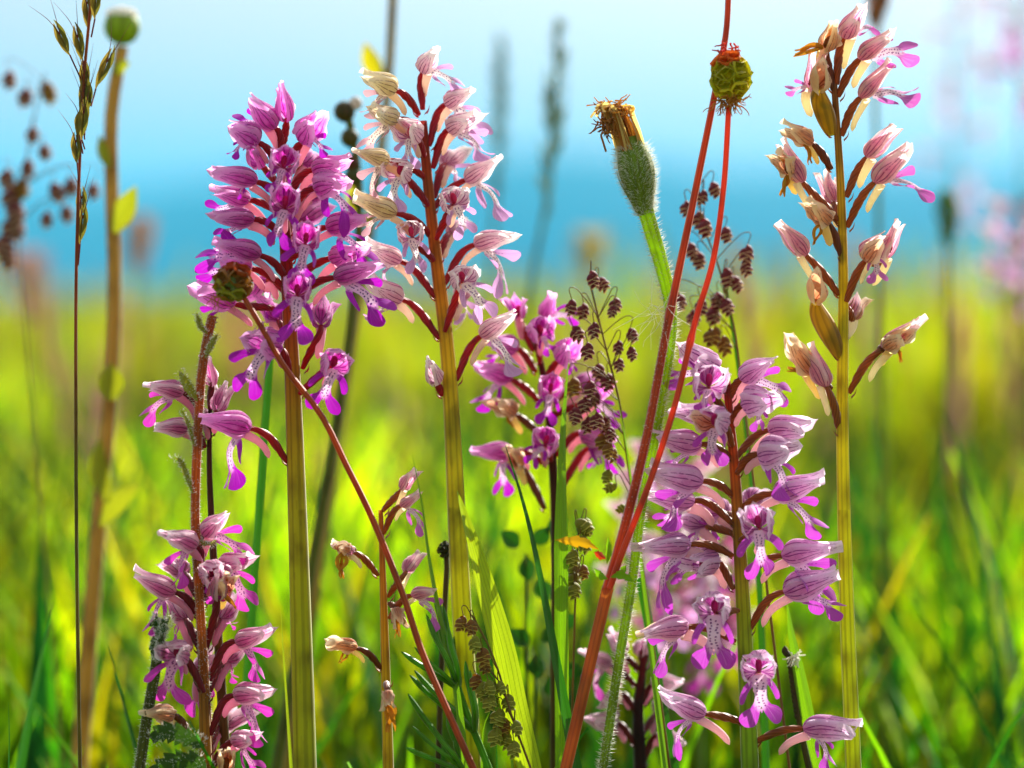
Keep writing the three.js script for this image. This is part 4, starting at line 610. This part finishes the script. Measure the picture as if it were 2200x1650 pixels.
// ---------------------------------------------------------------- blurred plants between the orchids and the open meadow
function blurStalk(name, label, cat, pts, w, mat, extra) {
  const L = line(...pts), all = toGround(L), o = thing(name, label, cat, all[0].clone().setY(0));
  part(o, 'stem', sweep(all, w, { n: 50, m: 10 }), mat); if (extra) extra(o); return o;
}
blurStalk('daisy_bud', 'blurred round green bud with white top on a leafy brown stalk at the upper left', 'bud', [[170, 1650, -95], [205, 1200, -95], [240, 800, -95], [246, 600, -95], [240, 400, -95], [240, 240, -95], [262, 100, -95]], (t) => 0.003 - 0.001 * t, stalkMat([200, 164, 76], { transmission: 0.55 }), (o) => {
  const c = at(262, 58, -95); part(o, 'bud', grid(16, 10, (u, v, q) => { const b = v * Math.PI, a = u * 6.2832; q.copy(c).addScaledVector(camU, Math.cos(b) * 0.0054).addScaledVector(camR, Math.sin(b) * Math.cos(a) * 0.0055).addScaledVector(camB, Math.sin(b) * Math.sin(a) * 0.0055); }, { closed: true }), stalkMat([160, 184, 20], { transmission: 0.5 }));
  for (let i = 0; i < 16; i++) { const a = i / 16 * 6.2832, b = c.clone().addScaledVector(camU, 0.003).addScaledVector(camR, Math.cos(a) * 0.0043).addScaledVector(camB, Math.sin(a) * 0.0043); part(o, 'petal', blade([b, b.clone().addScaledVector(camU, 0.0016), c.clone().addScaledVector(camU, 0.0062)], (t) => 0.0009 * (1.1 - t), V(-Math.sin(a), 0, Math.cos(a)), { n: 5, m: 3 }), leafMat({ color: C3([252, 246, 238]), transmission: 0.5 })); }
  for (const [p, w] of [[[[242, 160], [262, 140], [280, 136]], 0.002], [[[244, 500], [266, 450], [292, 400]], 0.0034], [[[236, 360], [222, 330], [214, 290]], 0.0018], [[[242, 860], [236, 830], [238, 780]], 0.004], [[[215, 1130], [250, 1080], [300, 1040]], 0.003], [[[230, 1080], [210, 1000], [214, 940]], 0.003]]) part(o, 'leaf', blade(line(...p.map(([x, y]) => [x, y, -92])), (t) => w * Math.sin(Math.PI * clamp(t * 0.9 + 0.08, 0, 1)), camR.clone(), { n: 12 }), bladeMat([190, 196, 30]));
});
blurStalk('tall_stalk', 'blurred tall straw stalk with a yellow leaf behind the pale orchid', 'stalk', [[700, 1100, -130], [745, 800, -130], [800, 460, -130], [832, 200, -130], [846, -40, -130]], (t) => 0.0026 - 0.0012 * t, stalkMat([176, 150, 60], { transmission: 0.45 }), (o) => {
  for (const [p, w] of [[[[822, 170], [796, 130], [784, 90]], 0.003], [[[790, 480], [760, 440], [752, 380]], 0.0022]]) part(o, 'leaf', blade(line(...p.map(([x, y]) => [x, y, -128])), (t) => w * Math.sin(Math.PI * clamp(t * 0.9 + 0.08, 0, 1)), camR.clone(), { n: 12 }), bladeMat([222, 206, 20]));
});
blurStalk('figwort', 'blurred stalk with dark round buds between the magenta and the pale orchid', 'stalk', [[690, 1100, -70], [725, 900, -70], [760, 640, -70], [772, 440, -70], [764, 330, -70], [746, 240, -70]], (t) => 0.0019 - 0.0007 * t, stalkMat([110, 120, 24], { transmission: 0.4 }), (o) => {
  for (const [x, y, r, c] of [[740, 240, 3.2, [90, 80, 20]], [752, 296, 2.8, [100, 96, 20]], [760, 380, 2.8, [90, 100, 16]], [770, 430, 2.6, [80, 100, 16]], [756, 350, 2.4, [120, 70, 30]], [764, 222, 2.0, [250, 240, 230]], [742, 300, 1.4, [250, 230, 230]]]) { const p = at(x, y, -70); part(o, 'bud', sweep([p.clone().addScaledVector(UP, -r / 1000), p.clone(), p.clone().addScaledVector(UP, r / 1000)], (t) => r / 1000 * Math.sqrt(Math.max(0.01, 1 - (2 * t - 1) ** 2)), { n: 10, m: 10 }), stalkMat(c, { transmission: 0.3 })); }
});
function grassHead(label, pts, top, w, c, z) {
  blurStalk('seed_grass', label, 'grass head', pts, (t) => 0.0013 - 0.0005 * t, stalkMat([130, 150, 40], { transmission: 0.45 }), (o) => {
    const L = line(...top.map(([x, y]) => [x, y, z])), cv = new THREE.CatmullRomCurve3(L), m = leafMat({ color: C3(c), transmission: 0.4 });
    for (let i = 0; i < 70; i++) { const t = rnd(), p = cv.getPointAt(t), a = rnd() * 6.2832, d = camR.clone().multiplyScalar(Math.cos(a)).addScaledVector(camB, Math.sin(a)).addScaledVector(UP, 1.1).normalize(), ww = w * Math.sin(Math.PI * clamp(t * 0.8 + 0.15, 0, 1)); part(o, 'spikelet', blade([p, p.clone().addScaledVector(d, ww * 1.2), p.clone().addScaledVector(d, ww * 2.2).addScaledVector(UP, ww * 0.5)], (q) => 0.0009 * Math.sin(Math.PI * clamp(q * 0.9 + 0.06, 0, 1)), V(-Math.sin(a), 0, Math.cos(a)), { n: 5, m: 4, fold: 0.8 }), m); }
  });
}
grassHead('blurred tall grass head rising into the sky left of the hawkbit', [[1120, 760, -230], [1150, 560, -230], [1176, 430, -230], [1190, 300, -230], [1200, 40, -230]], [[1168, 470], [1184, 330], [1196, 180], [1204, 20]], 0.0034, [96, 120, 90], -230);
grassHead('faint blurred grass head behind the pale orchid, left of the other one', [[1040, 760, -330], [1060, 500, -330], [1072, 300, -330], [1076, 80, -330]], [[1066, 420], [1072, 260], [1076, 60]], 0.003, [90, 130, 130], -330);
grassHead('blurred brown grass head touching the top edge near the fading orchid', [[1890, 700, -200], [1886, 400, -200], [1880, 200, -200], [1888, 20, -200]], [[1878, 70], [1888, 20], [1896, -40]], 0.003, [170, 110, 60], -200);
grassHead('blurred dark grass head at the right, level with the horizon', [[2030, 900, -260], [2036, 650, -260], [2032, 420, -260]], [[2036, 540], [2034, 480], [2030, 410]], 0.003, [90, 120, 20], -260);
grassHead('blurred grass head left of the burnet stalks at the horizon', [[1260, 900, -620], [1264, 700, -620], [1270, 520, -620]], [[1264, 620], [1268, 570], [1272, 510]], 0.008, [180, 160, 80], -620);
grassHead('blurred purplish grass head low at the left edge', [[60, 900, -620], [56, 760, -620], [60, 560, -620]], [[58, 700], [60, 620], [66, 550]], 0.009, [190, 140, 130], -620);
grassHead('blurred reddish grass head at the left above the meadow', [[300, 900, -560], [296, 700, -560], [300, 480, -560]], [[298, 600], [300, 540], [306, 470]], 0.006, [180, 130, 90], -560);

// far orchids: the same plant, a simple spike of short flowers
function farOrchid(label, foot, top, z, n, pal, w) {
  const a = line([...foot, z], [...top, z]), all = toGround(a), o = thing('orchid', label, 'orchid', all[0].clone().setY(0)), p = PAL[pal], cv = new THREE.LineCurve3(a[0], a[1]);
  part(o, 'stem', sweep(all, 0.0009, { n: 20, m: 8 }), greenStalk);
  for (let i = 0; i < n; i++) {
    const t = i / n, q = cv.getPointAt(0.05 + 0.95 * t), an = i * 2.4, d = V(Math.sin(an), 0.25, Math.cos(an)).normalize(), b = q.clone().addScaledVector(d, w * (1 - 0.4 * t)), f = sub(o, 'flower', b), B = { o: b, f: d, u: UP.clone().addScaledVector(d, -d.y).normalize() }; B.r = B.u.clone().cross(d);
    part(f, 'hood', tepal(B, 0.011, 0.0029, 1.57, 2.9, { close: 0.9 }), p.sepalM);
    const p0 = b.clone().addScaledVector(d, 0.003).addScaledVector(UP, -0.002), l = V(d.x * 0.3, -1, d.z * 0.3).normalize(), nn = d.clone().addScaledVector(l, -d.dot(l)).normalize();
    part(f, 'lip', lipGeo(p0, l, nn.clone().cross(l), nn, 0.012), p.lipM);
    part(f, 'ovary', sweep([q, q.clone().lerp(b, 0.5).addScaledVector(UP, 0.001), b], 0.0011, { n: 8, m: 6 }), p.ovaryM);
  }
}
farOrchid('blurred pale orchid glowing behind the lilac orchid', [1436, 1330], [1426, 940], -120, 14, 'pale', 0.013);
farOrchid('blurred pink orchid high at the right beyond the fading orchid', [2050, 480], [2060, -40], -800, 9, 'pale', 0.016);
farOrchid('blurred pink orchid at the top right corner', [2200, 240], [2196, -60], -600, 9, 'rose', 0.016);
farOrchid('blurred whitish orchid at the right edge above the meadow', [2204, 640], [2194, 420], -380, 12, 'pale', 0.012);
farOrchid('blurred pale orchid low behind the lilac orchid stem', [1500, 1420], [1496, 1160], -150, 12, 'rose', 0.014);

// ---------------------------------------------------------------- ground, meadow grass, hills
function struct(name, geo, mat) { const m = new THREE.Mesh(geo, mat); m.name = name; m.userData.kind = 'structure'; m.receiveShadow = true; scene.add(m); return m; }
const groundTex = tex(256, 256, (g, w, h) => { g.fillStyle = 'rgb(86,98,30)'; g.fillRect(0, 0, w, h); for (let i = 0; i < 4000; i++) { g.fillStyle = rgb([ru(50, 120), ru(70, 130), ru(10, 40)], 0.5); g.fillRect(rnd() * w, rnd() * h, 2, ru(2, 8)); } }, 600, 600);
struct('ground', new THREE.PlaneGeometry(9000, 9000).rotateX(-Math.PI / 2), new THREE.MeshStandardMaterial({ map: groundTex, roughness: 1 }));
{ // a low wooded ridge far off, fading into the blue air
  const prof = (x) => 78 + 13 * Math.sin(x * 0.0042 + 1) + 8 * Math.sin(x * 0.011 + 2.2) + 3 * Math.sin(x * 0.034);
  struct('hills', grid(160, 14, (u, v, o) => { const x = (u - 0.5) * 3600; o.set(x, -2 + prof(x) * Math.sin(Math.min(1, v * 1.25) * Math.PI / 2) - (v > 0.8 ? (v - 0.8) * 160 : 0) + 3 * Math.sin(x * 0.05 + v * 30), -1250 - v * 500); }), new THREE.MeshStandardMaterial({ color: C3([8, 34, 40]), roughness: 1, side: THREE.DoubleSide }));
}
function bladeUnit(bend, w, n = 5) { return grid(2, n, (u, v, o) => { const x = (u - 0.5) * 2 * w * Math.min(1, (1 - v) * 2.2 + 0.03) * (0.6 + 0.4 * Math.min(1, v * 4)); o.set(x, v * (1 - 0.3 * bend * v), bend * v * v + Math.abs(u - 0.5) * w * 0.7); }); }
function meadow(name, geo, mat, n, place, tint) {
  const im = new THREE.InstancedMesh(geo, mat, n), M = new THREE.Matrix4(), Q = new THREE.Quaternion(), E = new THREE.Euler(), c = new THREE.Color();
  for (let i = 0; i < n; i++) { const [x, z, h, wd] = place(i); E.set(rn() * 0.16, rnd() * 6.2832, rn() * 0.16); M.compose(V(x, -0.003, z), Q.setFromEuler(E), V(wd ?? h, h, h)); im.setMatrixAt(i, M); im.setColorAt(i, c.setRGB(...tint(x, z))); }
  im.name = name; im.userData.kind = 'stuff'; im.castShadow = im.receiveShadow = true; scene.add(im); return im;
}
const HALF = Math.tan(9 * R) * 4 / 3 * 1.25;
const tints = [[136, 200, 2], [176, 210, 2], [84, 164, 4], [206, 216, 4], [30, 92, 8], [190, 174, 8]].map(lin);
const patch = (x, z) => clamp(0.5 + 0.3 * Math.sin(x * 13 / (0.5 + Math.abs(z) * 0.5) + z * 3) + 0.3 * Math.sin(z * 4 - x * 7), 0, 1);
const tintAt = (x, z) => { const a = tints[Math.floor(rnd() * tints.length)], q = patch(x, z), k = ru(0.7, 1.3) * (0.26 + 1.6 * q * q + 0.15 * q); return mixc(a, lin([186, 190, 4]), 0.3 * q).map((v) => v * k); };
const leafy = leafMat({ color: new THREE.Color(1, 1, 1), transmission: 0.6, specularIntensity: 0.25 });
const wedge = (z0, z1, pw = 1) => { const z = -lerp(z0, z1, Math.pow(rnd(), pw)); return [(rnd() * 2 - 1) * (HALF * -z + 0.06), z]; };
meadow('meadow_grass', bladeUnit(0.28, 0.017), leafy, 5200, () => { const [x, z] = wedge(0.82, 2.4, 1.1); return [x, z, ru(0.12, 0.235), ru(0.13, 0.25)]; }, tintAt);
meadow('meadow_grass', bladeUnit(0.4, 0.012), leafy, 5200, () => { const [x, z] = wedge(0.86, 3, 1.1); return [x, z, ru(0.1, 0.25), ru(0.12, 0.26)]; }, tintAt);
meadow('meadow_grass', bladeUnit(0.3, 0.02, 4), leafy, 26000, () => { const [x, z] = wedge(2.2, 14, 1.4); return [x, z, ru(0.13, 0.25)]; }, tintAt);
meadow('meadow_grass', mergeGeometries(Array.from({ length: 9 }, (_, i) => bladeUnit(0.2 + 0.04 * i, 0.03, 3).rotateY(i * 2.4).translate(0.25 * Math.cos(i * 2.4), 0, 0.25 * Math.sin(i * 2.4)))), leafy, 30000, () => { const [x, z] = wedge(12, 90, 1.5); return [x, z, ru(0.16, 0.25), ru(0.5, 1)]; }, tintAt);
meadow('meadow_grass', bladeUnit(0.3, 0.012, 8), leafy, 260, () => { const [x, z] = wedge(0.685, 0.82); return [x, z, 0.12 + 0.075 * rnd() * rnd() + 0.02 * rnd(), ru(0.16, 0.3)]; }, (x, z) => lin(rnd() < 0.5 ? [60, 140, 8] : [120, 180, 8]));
const plume = mergeGeometries([bladeUnit(0.12, 0.005, 6), ...Array.from({ length: 16 }, (_, k) => { const t = 0.68 + 0.02 * k; return bladeUnit(0.3, 0.16, 3).scale(0.06, 0.09, 0.06).rotateY(k * 2.4).translate(0, t * (1 - 0.036 * t), 0.12 * t * t); })]);
meadow('dry_grass', plume, leafMat({ transmission: 0.5 }), 520, () => { const [x, z] = wedge(1.1, 6, 1.0); return [x, z, 0.2 + 0.115 * Math.pow(rnd(), 1.5)]; }, () => lin(rnd() < 0.5 ? [ru(140, 190), ru(110, 130), ru(90, 120)] : [ru(140, 180), ru(140, 160), ru(40, 70)]));
meadow('tall_grass', bladeUnit(0.22, 0.014), leafy, 2600, () => { const c = Math.floor(rnd() * 46), z = -1.4 - 4.5 * ((c * 0.618) % 1), x = (((c * 0.7548) % 1) * 2 - 1) * (HALF * -z + 0.05) + rn() * 0.05; return [x, z + rn() * 0.05, (0.22 + 0.13 * ((c * 0.38) % 1)) * ru(0.8, 1), ru(0.2, 0.36)]; }, (x, z) => mixc(lin([150, 190, 6]), lin([190, 150, 30]), rnd() * 0.7));
meadow('tall_grass', bladeUnit(0.15, 0.012), leafMat({ transmission: 0.5 }), 700, () => { const [x, z] = wedge(0.8, 1.8); return [x, z, ru(0.15, 0.25), ru(0.2, 0.4)]; }, () => lin(rnd() < 0.5 ? [16, 70, 14] : [44, 110, 14]));

renderer.render(scene, camera);
